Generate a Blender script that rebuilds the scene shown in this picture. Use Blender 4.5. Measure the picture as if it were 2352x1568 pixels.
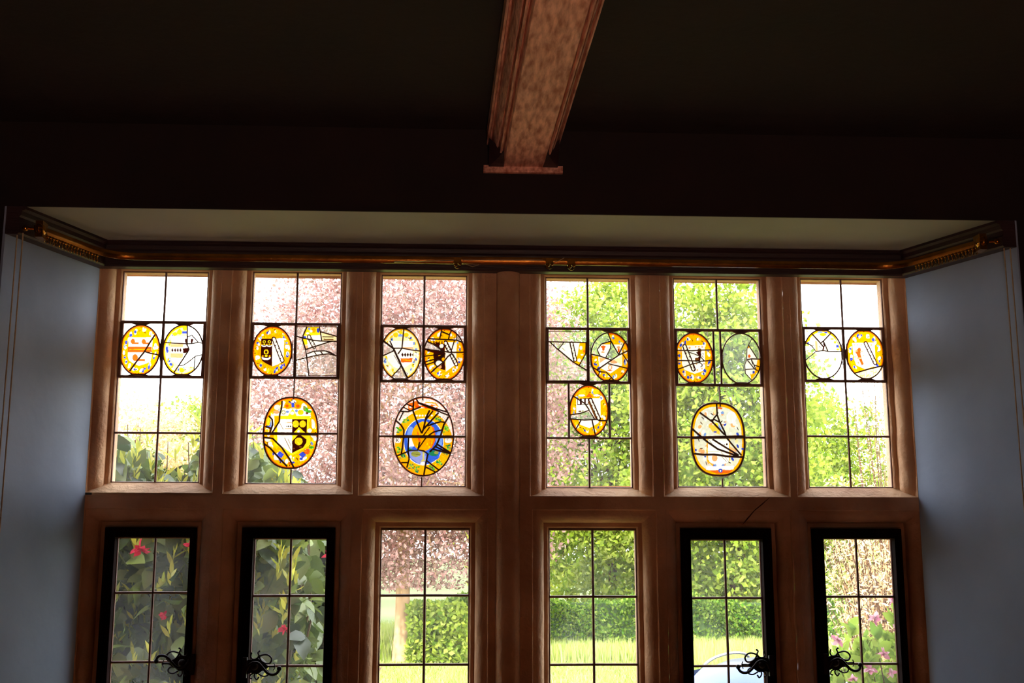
import bpy, math, random
import numpy as np
from mathutils import Vector, Matrix, noise
PI = math.pi
for o in list(bpy.data.objects): bpy.data.objects.remove(o)
SC = bpy.context.scene
COL = SC.collection

# ------------------------------------------------------------------ camera
W, H, F = 2352, 1568, 2750.0
YAW, PITCH, ROLL = -0.04838, 0.18335, 0.00053
DG = 4.45                                  # camera to glass plane
CAMP = Vector((0, -DG, 1.6))
cd = bpy.data.cameras.new('camera'); cam = bpy.data.objects.new('camera', cd); COL.objects.link(cam)
CM = Matrix.Rotation(YAW, 3, 'Z') @ Matrix.Rotation(PI/2 + PITCH, 3, 'X') @ Matrix.Rotation(ROLL, 3, 'Z')
cam.matrix_world = Matrix.Translation(CAMP) @ CM.to_4x4()
cd.sensor_fit = 'HORIZONTAL'; cd.sensor_width = 36; cd.lens = F/W*36; cd.clip_start = .05; cd.clip_end = 600
SC.camera = cam
# ------------------------------------------------------------------ sky, sun, exposure
SC.view_settings.view_transform = 'Standard'; SC.view_settings.look = 'None'
SC.view_settings.exposure = 1.0; SC.view_settings.gamma = 1.0; SC.view_settings.use_curve_mapping = False
wd = bpy.data.worlds.new('sky'); SC.world = wd; wd.use_nodes = True
bgn = wd.node_tree.nodes['Background']
bgn.inputs[0].default_value = (0.93, 0.96, 1.0, 1); bgn.inputs[1].default_value = 4.0
sl = bpy.data.lights.new('sun', 'SUN'); sun = bpy.data.objects.new('sun', sl); COL.objects.link(sun)
sl.energy = 5.0; sl.angle = 0.02; sl.color = (1.0, .95, .84)
sun.rotation_euler = (math.radians(46), 0, math.radians(-22))     # from behind the house, over the roof

# ------------------------------------------------------------------ helpers
def un(x, y, Y):
    d = CM @ Vector((x - W/2, H/2 - y, -F))
    t = (Y + DG)/d.y
    return CAMP + d*t
def lin(c):
    return tuple(((v/255)/12.92 if v/255 <= .04045 else ((v/255+.055)/1.055)**2.4) for v in c)
class MB:
    def __init__(s): s.v = []; s.f = []
    def box(s, x0, x1, y0, y1, z0, z1):
        n = len(s.v)
        s.v += [(x, y, z) for z in (z0, z1) for y in (y0, y1) for x in (x0, x1)]
        s.f += [tuple(n+i for i in q) for q in ((0,2,3,1),(4,5,7,6),(0,1,5,4),(2,6,7,3),(0,4,6,2),(1,3,7,5))]
        return s
    def prism(s, pts, z0, z1):
        n = len(s.v); k = len(pts)
        s.v += [(p[0], p[1], z0) for p in pts] + [(p[0], p[1], z1) for p in pts]
        s.f += [tuple(range(n+k-1, n-1, -1)), tuple(range(n+k, n+2*k))]
        s.f += [(n+i, n+(i+1) % k, n+k+(i+1) % k, n+k+i) for i in range(k)]
        return s
    def quad(s, a, b, c, d):
        n = len(s.v); s.v += [tuple(a), tuple(b), tuple(c), tuple(d)]; s.f.append((n, n+1, n+2, n+3)); return s
    def tube(s, pts, r, seg=8, cap=True):
        pts = [Vector(p) for p in pts]; n0 = len(s.v); m = len(pts)
        rr = r if isinstance(r, (list, tuple)) else [r]*m
        up = Vector((0, 0, 1))
        if abs((pts[-1]-pts[0]).normalized().dot(up)) > .95: up = Vector((0, 1, 0))
        for i, p in enumerate(pts):
            t = (pts[min(i+1, m-1)] - pts[max(i-1, 0)]).normalized()
            a = t.cross(up)
            if a.length < 1e-4: a = t.cross(Vector((1, 0, 0)))
            a.normalize(); b = t.cross(a)
            for k in range(seg):
                an = 2*PI*k/seg
                s.v.append(tuple(p + (a*math.cos(an) + b*math.sin(an))*rr[i]))
        for i in range(m-1):
            for k in range(seg):
                a0 = n0+i*seg+k; a1 = n0+i*seg+(k+1) % seg
                s.f.append((a0, a1, a1+seg, a0+seg))
        if cap:
            s.f.append(tuple(n0+k for k in range(seg-1, -1, -1))); s.f.append(tuple(n0+(m-1)*seg+k for k in range(seg)))
        return s
    def ribbon(s, pts, w, y, d, closed=False):     # lead came in a plane of constant Y, width w, thickness d both ways
        P = [Vector((p[0], p[-1])) for p in pts]; m = len(P)
        prof = [(-.5, 0), (-.34, -.8), (0, -1), (.34, -.8), (.5, 0), (0, .8)]
        n0 = len(s.v); ww = w if isinstance(w, (list, tuple)) else [w]*m
        for i in range(m):
            if closed: t = P[(i+1) % m] - P[i-1]
            else: t = P[min(i+1, m-1)] - P[max(i-1, 0)]
            if t.length < 1e-7: t = Vector((1, 0))
            t.normalize(); nn = Vector((-t.y, t.x))
            for a, b in prof:
                q = P[i] + nn*a*ww[i]; s.v.append((q.x, y+b*d, q.y))
        k = 6
        for i in range(m if closed else m-1):
            j = (i+1) % m
            for c in range(k):
                e = (c+1) % k
                s.f.append((n0+i*k+c, n0+i*k+e, n0+j*k+e, n0+j*k+c))
        if not closed:
            s.f.append(tuple(n0+c for c in range(k-1, -1, -1))); s.f.append(tuple(n0+(m-1)*k+c for c in range(k)))
        return s
    def ball(s, c, r, u=12, v=8, sc=(1, 1, 1)):
        n0 = len(s.v)
        for j in range(1, v):
            ph = PI*j/v
            for i in range(u):
                th = 2*PI*i/u
                s.v.append((c[0]+r*sc[0]*math.sin(ph)*math.cos(th), c[1]+r*sc[1]*math.sin(ph)*math.sin(th), c[2]+r*sc[2]*math.cos(ph)))
        s.v.append((c[0], c[1], c[2]+r*sc[2])); s.v.append((c[0], c[1], c[2]-r*sc[2]))
        T, B = len(s.v)-2, len(s.v)-1
        for j in range(v-2):
            for i in range(u):
                a = n0+j*u+i; b = n0+j*u+(i+1) % u
                s.f.append((a, a+u, b+u, b))
        for i in range(u):
            s.f.append((T, n0+i, n0+(i+1) % u)); a = n0+(v-2)*u
            s.f.append((B, a+(i+1) % u, a+i))
        return s
    def build(s, name, mat, parent=None, smooth=False):
        me = bpy.data.meshes.new(name); me.from_pydata([tuple(v) for v in s.v], [], s.f); me.update()
        if smooth:
            me.polygons.foreach_set('use_smooth', [True]*len(me.polygons))
            me.set_sharp_from_angle(angle=math.radians(38))
        o = bpy.data.objects.new(name, me); COL.objects.link(o)
        if mat: me.materials.append(mat)
        if parent: o.parent = parent; o.matrix_parent_inverse = parent.matrix_world.inverted()
        return o
def tag(o, label=None, cat=None, group=None, kind=None):
    if label: o['label'] = label
    if cat: o['category'] = cat
    if group: o['group'] = group
    if kind: o['kind'] = kind
    return o
def empty(name, loc=(0, 0, 0), **k):
    o = bpy.data.objects.new(name, None); COL.objects.link(o); o.location = loc
    o.matrix_world = Matrix.Translation(Vector(loc)); o.empty_display_size = .1
    return tag(o, **k)

# ------------------------------------------------------------------ materials
def newmat(name):
    m = bpy.data.materials.new(name); m.use_nodes = True; nt = m.node_tree
    return m, nt, nt.nodes['Principled BSDF'], nt.nodes['Material Output']
def surf(name, c1, c2, scale=8, rough=.7, bump=.3, bscale=40, metal=0, stretch=(1, 1, 1), detail=6, spec=.5, dist=.01):
    m, nt, p, out = newmat(name); N = nt.nodes.new; L = nt.links.new
    tc = N('ShaderNodeTexCoord'); mp = N('ShaderNodeMapping'); mp.inputs['Scale'].default_value = stretch
    L(tc.outputs['Object'], mp.inputs[0])
    n = N('ShaderNodeTexNoise'); n.inputs['Scale'].default_value = scale; n.inputs['Detail'].default_value = detail; L(mp.outputs[0], n.inputs['Vector'])
    r = N('ShaderNodeValToRGB'); r.color_ramp.elements[0].position = .32; r.color_ramp.elements[1].position = .68
    r.color_ramp.elements[0].color = (*lin(c1), 1); r.color_ramp.elements[1].color = (*lin(c2), 1)
    L(n.outputs[0], r.inputs[0]); L(r.outputs[0], p.inputs['Base Color'])
    p.inputs['Roughness'].default_value = rough; p.inputs['Metallic'].default_value = metal; p.inputs['Specular IOR Level'].default_value = spec
    if bump:
        n2 = N('ShaderNodeTexNoise'); n2.inputs['Scale'].default_value = bscale; n2.inputs['Detail'].default_value = 8; L(mp.outputs[0], n2.inputs['Vector'])
        b = N('ShaderNodeBump'); b.inputs['Strength'].default_value = bump; b.inputs['Distance'].default_value = dist
        L(n2.outputs[0], b.inputs['Height']); L(b.outputs[0], p.inputs['Normal'])
    return m
M = {}
M['stone'] = surf('worn_stone', (176, 130, 96), (232, 192, 152), 4, .8, .5, 55)
M['plaster'] = surf('blue_grey_plaster', (128, 150, 180), (150, 171, 200), 2.2, .62, .35, 6, dist=.012)
M['dark_plaster'] = surf('dark_wall', (22, 11, 11), (30, 15, 15), 3, .9, .2, 30)
M['soffit'] = surf('grey_soffit', (150, 158, 150), (172, 178, 168), 1.5, .8, .3, 4)
M['dark_wood'] = surf('dark_wood', (40, 22, 26), (58, 34, 38), 6, .5, .2, 60, stretch=(.3, 3, 3))
M['floor'] = surf('floor_boards', (150, 92, 58), (184, 120, 78), 4, .55, .1, 30, stretch=(1, .2, 1))
M['oak'] = surf('limed_oak', (176, 108, 88), (255, 200, 176), 46, .65, .5, 70, stretch=(1.6, .32, 1.6), detail=6)
M['iron'] = surf('black_iron', (22, 10, 12), (38, 18, 20), 20, .62, .2, 60, metal=0, spec=.25)
M['frame_iron'] = surf('painted_iron_frame', (20, 9, 11), (34, 16, 18), 20, .8, .2, 60, spec=.02)
M['bronze'] = surf('dark_bronze_track', (120, 74, 22), (150, 98, 34), 20, .26, .1, 50, metal=.9)
M['crack'] = surf('crack_shadow', (54, 30, 20), (90, 56, 38), 60, .95, 0, spec=.02)
M['lead'] = surf('lead_came', (104, 74, 62), (136, 100, 84), 40, .6, .2, 90, metal=.2)
M['brass'] = surf('aged_brass', (150, 96, 24), (186, 126, 40), 20, .16, .1, 50, metal=.9)
M['steel'] = surf('steel_strip', (200, 190, 180), (225, 215, 205), 20, .25, 0, metal=.9)
M['cord'] = surf('pale_cord', (170, 150, 120), (190, 170, 138), 60, .8, .2, 200)
M['facade'] = surf('house_stone', (150, 135, 110), (175, 160, 130), 3, .9, .3, 20)

def glassmat(name, haze, tint=(1, 1, 1)):
    m, nt, p, out = newmat(name); N = nt.nodes.new; L = nt.links.new; nt.nodes.remove(p)
    tr = N('ShaderNodeBsdfTransparent'); tr.inputs[0].default_value = (*tint, 1)
    tl = N('ShaderNodeBsdfTranslucent'); tl.inputs[0].default_value = (.95, .97, 1, 1)
    gl = N('ShaderNodeBsdfGlossy'); gl.inputs['Roughness'].default_value = .03
    tc = N('ShaderNodeTexCoord'); n = N('ShaderNodeTexNoise'); n.inputs['Scale'].default_value = 5; n.inputs['Detail'].default_value = 8
    mp = N('ShaderNodeMapping'); mp.inputs['Scale'].default_value = (1, 1, .45); L(tc.outputs['Object'], mp.inputs[0]); L(mp.outputs[0], n.inputs['Vector'])
    mr = N('ShaderNodeMapRange'); mr.inputs[1].default_value = .35; mr.inputs[2].default_value = .75; mr.inputs[3].default_value = haze*.35; mr.inputs[4].default_value = haze*1.7
    L(n.outputs[0], mr.inputs[0])
    m1 = N('ShaderNodeMixShader'); L(mr.outputs[0], m1.inputs[0]); L(tr.outputs[0], m1.inputs[1]); L(tl.outputs[0], m1.inputs[2])
    m2 = N('ShaderNodeMixShader'); m2.inputs[0].default_value = .03; L(m1.outputs[0], m2.inputs[1]); L(gl.outputs[0], m2.inputs[2])
    L(m2.outputs[0], out.inputs[0]); return m
M['pane'] = glassmat('old_glass', .035)
M['pane2'] = glassmat('dusty_glass', .03)
def paintglass():
    m, nt, p, out = newmat('painted_glass'); N = nt.nodes.new; L = nt.links.new; nt.nodes.remove(p)
    at = N('ShaderNodeAttribute'); at.attribute_name = 'Col'
    tr = N('ShaderNodeBsdfTransparent'); L(at.outputs['Color'], tr.inputs[0])
    tl = N('ShaderNodeBsdfTranslucent'); L(at.outputs['Color'], tl.inputs[0])
    mx = N('ShaderNodeMixShader'); L(at.outputs['Alpha'], mx.inputs[0]); L(tr.outputs[0], mx.inputs[1]); L(tl.outputs[0], mx.inputs[2])
    L(mx.outputs[0], out.inputs[0]); return m
M['paint'] = paintglass()
def leafmat(name, cols, trans=.4, rough=.5, gloss=.0, k=.52):
    m, nt, p, out = newmat(name); N = nt.nodes.new; L = nt.links.new; nt.nodes.remove(p)
    g = N('ShaderNodeNewGeometry'); r = N('ShaderNodeValToRGB'); cr = r.color_ramp
    for i, c in enumerate(cols):
        e = cr.elements[i] if i < 2 else cr.elements.new(1)
        e.position = i/(len(cols)-1); e.color = (*[v*k for v in lin(c)], 1)
    L(g.outputs['Random Per Island'], r.inputs[0])
    d = N('ShaderNodeBsdfDiffuse'); t = N('ShaderNodeBsdfTranslucent'); L(r.outputs[0], d.inputs[0]); L(r.outputs[0], t.inputs[0])
    mx = N('ShaderNodeMixShader'); mx.inputs[0].default_value = trans; L(d.outputs[0], mx.inputs[1]); L(t.outputs[0], mx.inputs[2])
    last = mx
    if gloss:
        gl = N('ShaderNodeBsdfGlossy'); gl.inputs['Roughness'].default_value = .35
        m2 = N('ShaderNodeMixShader'); m2.inputs[0].default_value = gloss; L(mx.outputs[0], m2.inputs[1]); L(gl.outputs[0], m2.inputs[2]); last = m2
    L(last.outputs[0], out.inputs[0]); return m

# ------------------------------------------------------------------ the window: measured edges
YF = -.08                                   # room-side face of the stone
GX = [(-1.2475, -.9306), (-.7639, -.4307), (-.2798, .0436), (.3434, .6651), (.8343, 1.1709), (1.3285, 1.6484)]
LX = [(-1.2475, -.9280), (-.7610, -.4300), (-.2637, .0607), (.3505, .6741), (.8380, 1.1700), (1.3285, 1.6560)]
ZT = [2.680, 2.684, 2.678, 2.677, 2.678, 2.683]
ROWS = [(2.4866, 2.2806, 2.0716), (2.4849, 2.2813, 2.0728), (2.4815, 2.2711, 2.0643), (2.4777, 2.2719, 2.0612), (2.4776, 2.2657, 2.0672), (2.4893, 2.2846, 2.0732)]
ZB = [1.8899, 1.8862, 1.878, 1.8755, 1.8799, 1.880]
LZT = 1.728; LZB = .92
LROWS = [(1.4962, 1.2553, 1.01), (1.4852, 1.2401, 1.0), (1.4863, 1.243, 1.0), (1.4812, 1.241, 1.0), (1.4762, 1.2347, 1.0), (1.4805, 1.2407, 1.0)]
ZS, ZC = 2.765, 2.670                        # recess soffit, cornice underside
YR = -.55                                    # room wall plane
XJ = (-1.3135, 1.7135); XC = (-1.490, 1.927)
CEIL = 3.06

PROF = [(.066, YF), (.0635, YF+.002), (.0635, YF+.009)]
CXO, CYO = .062, -.022                       # quarter ellipse about the buried corner
for k in range(0, 9):
    a = k/8*PI/2
    PROF.append((CXO-.042*math.sin(a), CYO-.047*math.cos(a)))
PROF += [(.0200, -.014), (.0060, -.014), (.0025, -.011), (0, -.004), (0, .05), (.03, .12)]
NP_ = len(PROF)
SILL = [(.041, YF)]
for k in range(1, NP_-2):
    t = k/(NP_-3); SILL.append((.041*(1-t), YF+(-.004-YF)*t))
SILL += [(0, .05), (.01, .12)]
def jit(v, amp):
    q = Vector(v); n = noise.noise_vector(q*9) + .5*noise.noise_vector(q*31+Vector((3, 1, 2)))
    return (v[0]+n.x*amp, v[1]+n.y*amp*.8, v[2]+n.z*amp*.5)
def ring_side(mb, light, side, bottom_sill, amp):
    xl, xr, zb, zt = light
    pb = SILL if bottom_sill else PROF
    L_ = zt-zb if side in 'LR' else xr-xl
    ns = max(4, int(L_/.02)); n0 = len(mb.v)
    for k in range(ns+1):
        t = k/ns
        for i in range(NP_):
            o, y = PROF[i]; ob, yb = pb[i]
            x0, x1, z0, z1 = xl-o, xr+o, zb-ob, zt+o
            if side in 'LR':
                x = x0 if side == 'L' else x1; z = z0+(z1-z0)*t
                yy = y+(yb-y)*(1-min(1, t*ns)) if bottom_sill else y
                p = (x, yy, z)
            elif side == 'T': p = (x0+(x1-x0)*t, y, z1)
            else: p = (x0+(x1-x0)*t, yb, z0)
            mb.v.append(jit(p, amp if i < NP_-3 else 0))
    for k in range(ns):
        for i in range(NP_-1):
            a = n0+k*NP_+i
            q = (a, a+1, a+1+NP_, a+NP_)
            mb.f.append(q if side in 'LB' else q[::-1])
def strip(mb, x0, x1, z0, z1, y, flip=False, amp=.0008):
    nx = max(1, int((x1-x0)/.03)); nz = max(1, int((z1-z0)/.03)); n0 = len(mb.v)
    for j in range(nz+1):
        for i in range(nx+1):
            mb.v.append(jit((x0+(x1-x0)*i/nx, y, z0+(z1-z0)*j/nz), amp))
    for j in range(nz):
        for i in range(nx):
            a = n0+j*(nx+1)+i; q = (a, a+1, a+nx+2, a+nx+1); mb.f.append(q)
UP = [(GX[i][0], GX[i][1], ZB[i], ZT[i]) for i in range(6)]
LO = [(LX[i][0], LX[i][1], LZB, LZT) for i in range(6)]
SO, SS = .066, .041
zt_tr = 1.841; zb_tr = LZT+SO
AMP = [.0006, .0007, .0008, .001, .0016, .0022, .0035]
def S(mb, name, label, cat, mat='stone', smooth=True):
    o = mb.build(name, M[mat], smooth=smooth); tag(o, label, cat, kind='structure'); return o
ZH = ZS+.02
for j in range(7):                           # jamb, five mullions, jamb
    mb = MB(); a = AMP[j]
    for lights, z0, z1, sill in ((UP, zt_tr, ZH, True), (LO, LZB-SO, zb_tr, False)):
        xa = lights[j-1][1]+SO if j > 0 else XJ[0]-.02
        xb = lights[j][0]-SO if j < 6 else XJ[1]+.02
        if j > 0: ring_side(mb, lights[j-1], 'R', sill, a)
        if j < 6: ring_side(mb, lights[j], 'L', sill, a)
        if xb > xa:
            if lights is UP: z1 = 2.744
            strip(mb, xa, xb, z0, z1, YF, amp=a); strip(mb, xa-.03, xb+.03, z0-.05, z1+.05, .12)
    lab = {0: 'left stone jamb of the mullioned window beside the left blue plaster reveal', 6: 'worn stone jamb of the window beside the right blue plaster reveal',
           1: 'moulded stone mullion, first from the left, between the two lights over the camellia', 2: 'moulded stone mullion, second from the left, right of the amber shield roundel with yellow cups',
           3: 'broad central stone mullion backing the round shaft', 4: 'moulded stone mullion just right of the central group, beside the copper leaf view',
           5: 'rough moulded stone mullion left of the rightmost light'}[j]
    S(mb, 'trim_%d' % (j+1), lab, 'jamb' if j in (0, 6) else 'mullion')
mb = MB(); strip(mb, XJ[0]-.02, XJ[1]+.02, zb_tr, zt_tr, YF, amp=.001); strip(mb, XJ[0]-.02, XJ[1]+.02, zb_tr-.07, zt_tr+.05, .12)
for i in range(6): ring_side(mb, UP[i], 'B', True, .001); ring_side(mb, LO[i], 'T', False, .001)
for i in range(5):                           # sloped sill ends fill between lights at the transom
    pass
S(mb, 'trim_8', 'horizontal stone transom across the whole window with sloped sills above and moulding below', 'transom')
mb = MB(); strip(mb, XJ[0]-.02, XJ[1]+.02, 2.744, ZH, YF); strip(mb, XJ[0]-.02, XJ[1]+.02, 2.69, ZH+.1, .12)
for i in range(6): ring_side(mb, UP[i], 'T', True, .001)
S(mb, 'trim_9', 'stone window head under the dark cornice', 'window head')
mb = MB(); strip(mb, XJ[0]-.02, XJ[1]+.02, LZB-.2, LZB-SO, YF); strip(mb, XJ[0]-.02, XJ[1]+.02, LZB-.2, LZB-SO+.04, .12)
for i in range(6): ring_side(mb, LO[i], 'B', False, .001)
S(mb, 'trim_10', 'stone sill at the foot of the window', 'window sill')
cr = MB(); q = [un(a, b, YF-.0015) for a, b in ((1768, 1142), (1750, 1158), (1733, 1172), (1716, 1192), (1706, 1204))]
cr.ribbon([(p.x, p.z) for p in q], [.001, .004, .003, .005, .001], YF-.0005, .0015)
cr.build('crack', M['crack'], bpy.data.objects['trim_8'])
# round shaft on the king mullion
mb = MB(); n0 = 0; NS = 70; NK = 13
for k in range(NS+1):
    z = LZB-.1+(ZH-LZB+.1)*k/NS
    for i in range(NK):
        a = PI*i/(NK-1)
        mb.v.append(jit((.197-.0445*math.cos(a), YF+.004-.042*math.sin(a), z), .0012))
for k in range(NS):
    for i in range(NK-1):
        a = k*NK+i; mb.f.append((a, a+1, a+1+NK, a+NK))
S(mb, 'trim_11', 'tall half-round stone shaft running up the middle of the window', 'shaft')

# ------------------------------------------------------------------ painted roundels
PAL = dict(O=(255, 168, 0), D=(238, 96, 10), Y=(252, 210, 20), W=(250, 244, 236), B=(52, 72, 190), b=(120, 150, 215), K=(46, 8, 4),
           C=(244, 238, 222), R=(232, 92, 20), P=(240, 168, 110), G=(70, 170, 40), g=(30, 120, 80), V=(150, 155, 70), N=(110, 60, 20), S=(236, 240, 238), T=(250, 225, 160))
def inpoly(px_, py_, poly):
    r = np.zeros(px_.shape, bool); n = len(poly); j = n-1
    for i in range(n):
        xi, yi = poly[i]; xj, yj = poly[j]
        if yi != yj:
            r ^= ((yi > py_) != (yj > py_)) & (px_ < (xj-xi)*(py_-yi)/(yj-yi)+xi)
        j = i
    return r
def segdist(x, y, a, b):
    ax, ay = a; dx, dy = b[0]-ax, b[1]-ay; l = dx*dx+dy*dy or 1e-9
    t = np.clip(((x-ax)*dx+(y-ay)*dy)/l, 0, 1)
    return np.hypot(x-ax-t*dx, y-ay-t*dy)
def scroll_ops(seed, rr=.79, cols='WWB', gap=0, n=12, warm=False):
    """leafy scrollwork drawn round the border, in ellipse-normalised coordinates"""
    rnd = random.Random(seed); ops = []
    for k in range(n):
        a0 = 2*PI*(k+.5)/n
        for s in range(3):
            a = a0+rnd.uniform(-.16, .16); r = rr+rnd.uniform(-.07, .06)
            c = cols[rnd.randrange(len(cols))] if s else 'W'
            ops.append(('e', r*math.sin(a), -r*math.cos(a), rnd.uniform(.045, .10), rnd.uniform(.035, .075), c, rnd.uniform(0, PI)))
        a = a0+rnd.uniform(-.2, .2); r = rr+rnd.uniform(-.08, .08)
        ops.append(('e', r*math.sin(a), -r*math.cos(a), .06, .016, 'K' if rnd.random() < .7 else 'N', rnd.uniform(0, PI)))
        if rnd.random() < .55:
            a = a0+rnd.uniform(-.2, .2)
            ops.append(('e', rr*math.sin(a), -rr*math.cos(a), .06, .04, 'B' if rnd.random() < .6 else 'b', rnd.uniform(0, PI)))
    for k in range(4):
        a = PI/2*k; ops.append(('e', .92*math.sin(a), -.92*math.cos(a), .022, .02, 'K', 0))
    return ops
def roundel(parent, crop, cen, rad, ops, leads, label, power=2.0, mask=None, outline=.0055, name='glass_roundel', lw=.0035, Y=-.004):
    cx0, cy0, sc = crop
    C = lambda p: un(cx0+p[0]/sc, cy0+p[1]/sc, Y)
    if mask is None:
        c = C(cen); e1 = C((cen[0]+rad[0], cen[1])); e2 = C((cen[0], cen[1]-rad[1]))
        a, b = abs(e1.x-c.x), abs(e2.z-c.z)
        th = np.linspace(0, 2*PI, 73)[:-1]
        outl = [(c.x+a*np.sign(math.cos(t))*abs(math.cos(t))**(2/power), c.z+b*np.sign(math.sin(t))*abs(math.sin(t))**(2/power)) for t in th]
    else:
        outl = [(C(p).x, C(p).z) for p in mask]; xs = [p[0] for p in outl]; zs = [p[1] for p in outl]
        c = Vector(((min(xs)+max(xs))/2, Y, (min(zs)+max(zs))/2)); a = (max(xs)-min(xs))/2; b = (max(zs)-min(zs))/2
        if cen: cc = C(cen); c = cc; a = abs(C((cen[0]+rad[0], cen[1])).x-cc.x); b = abs(C((cen[0], cen[1]-rad[1])).z-cc.z)
    xs = [p[0] for p in outl]; zs = [p[1] for p in outl]; st = .00125
    gx = np.arange(min(xs), max(xs)+st, st); gz = np.arange(min(zs), max(zs)+st, st)
    X, Z = np.meshgrid(gx, gz); ins = inpoly(X, Z, outl)
    # back to the traced sheet's coordinates
    R = np.array(CM); d = np.stack([X, np.full_like(X, Y+DG), Z-1.6], -1) @ R
    px_ = (W/2+F*d[..., 0]/-d[..., 2]-cx0)*sc; py_ = (H/2-F*d[..., 1]/-d[..., 2]-cy0)*sc
    u = (X-c.x)/a; v = (Z-c.z)/b; rr = (np.abs(u)**power+np.abs(v)**power)**(1/power)
    colr = np.zeros(X.shape+(4,)); colr[...] = (*[v*.95 for v in lin((240, 246, 238))], .06)
    def put(m, c_, al=.62):
        colr[m] = (*[v*(.6 if al > .3 else .92) for v in lin(PAL[c_] if isinstance(c_, str) else c_)], al)
    for op in ops:
        k = op[0]
        if k == 'fill': put(np.ones(X.shape, bool), op[1], op[2] if len(op) > 2 else .80)
        elif k == 'ring': put((rr > op[1]) & (rr <= (op[3] if len(op) > 3 else 9)), op[2])
        elif k == 'p': put(inpoly(px_, py_, op[1]), op[2], op[3] if len(op) > 3 else .80)
        elif k == 'pr': put(inpoly(px_, py_, op[1]) & (rr > op[2]), op[3])
        elif k == 'l':
            for q in range(len(op[1])-1): put(segdist(px_, py_, op[1][q], op[1][q+1]) < op[2]/2, op[3], .7)
        elif k == 'o': put(((px_-op[1])/op[3])**2+((py_-op[2])/op[4])**2 < 1, op[5])
        elif k == 'e':
            _, eu, ev, ru, rv, cc_, an = op; du = u-eu; dv = -v-ev
            A = du*math.cos(an)+dv*math.sin(an); B = -du*math.sin(an)+dv*math.cos(an)
            put(((A/ru)**2+(B/rv)**2 < 1) & (rr < .95) & (colr[..., 3] > .3), cc_)
    # slight brushed variation of the enamel
    rs = np.random.RandomState(int(abs(c.x)*1000)); nz = rs.rand(X.shape[0]//5+2, X.shape[1]//5+2)
    big = nz.repeat(5, 0).repeat(5, 1)[:X.shape[0], :X.shape[1]]
    colr[..., :3] *= (.90+.12*big)[..., None]
    idx = -np.ones(X.shape, int); cell = ins[:-1, :-1] & ins[1:, :-1] & ins[:-1, 1:] & ins[1:, 1:]
    use = np.zeros(X.shape, bool); use[:-1, :-1] |= cell; use[1:, :-1] |= cell; use[:-1, 1:] |= cell; use[1:, 1:] |= cell
    idx[use] = np.arange(use.sum())
    vs = np.stack([X[use], np.full(use.sum(), Y), Z[use]], -1); jj, ii = np.nonzero(cell)
    fs = np.stack([idx[jj, ii], idx[jj, ii+1], idx[jj+1, ii+1], idx[jj+1, ii]], -1)
    me = npmesh(name, vs, fs, 4)
    at = me.color_attributes.new('Col', 'FLOAT_COLOR', 'POINT'); at.data.foreach_set('color', colr[use].astype(np.float32).ravel())
    me.materials.append(M['paint'])
    o = bpy.data.objects.new(name, me); COL.objects.link(o); o.parent = parent; o.matrix_parent_inverse = parent.matrix_world.inverted()
    o['label'] = label
    mb = MB(); mb.ribbon([(p[0], p[1]) for p in outl], outline, Y, .005, closed=True)
    for ld in leads:
        pts = [C(p) for p in ld[0]]; w = ld[1]/sc*.00215 if len(ld) > 1 else lw
        mb.ribbon([(p.x, p.z) for p in pts], w, Y, .004)
    l = mb.build('lead_line', M['lead'], o); return o
def npmesh(name, vs, fs, k):
    me = bpy.data.meshes.new(name); n = len(fs)
    me.vertices.add(len(vs)); me.vertices.foreach_set('co', np.asarray(vs, np.float32).ravel())
    me.loops.add(n*k); me.loops.foreach_set('vertex_index', np.asarray(fs, np.int32).ravel())
    me.polygons.add(n); me.polygons.foreach_set('loop_start', np.arange(0, n*k, k, dtype=np.int32))
    try: me.polygons.foreach_set('loop_total', np.full(n, k, np.int32))
    except Exception: pass
    me.update(calc_edges=True); return me

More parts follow.
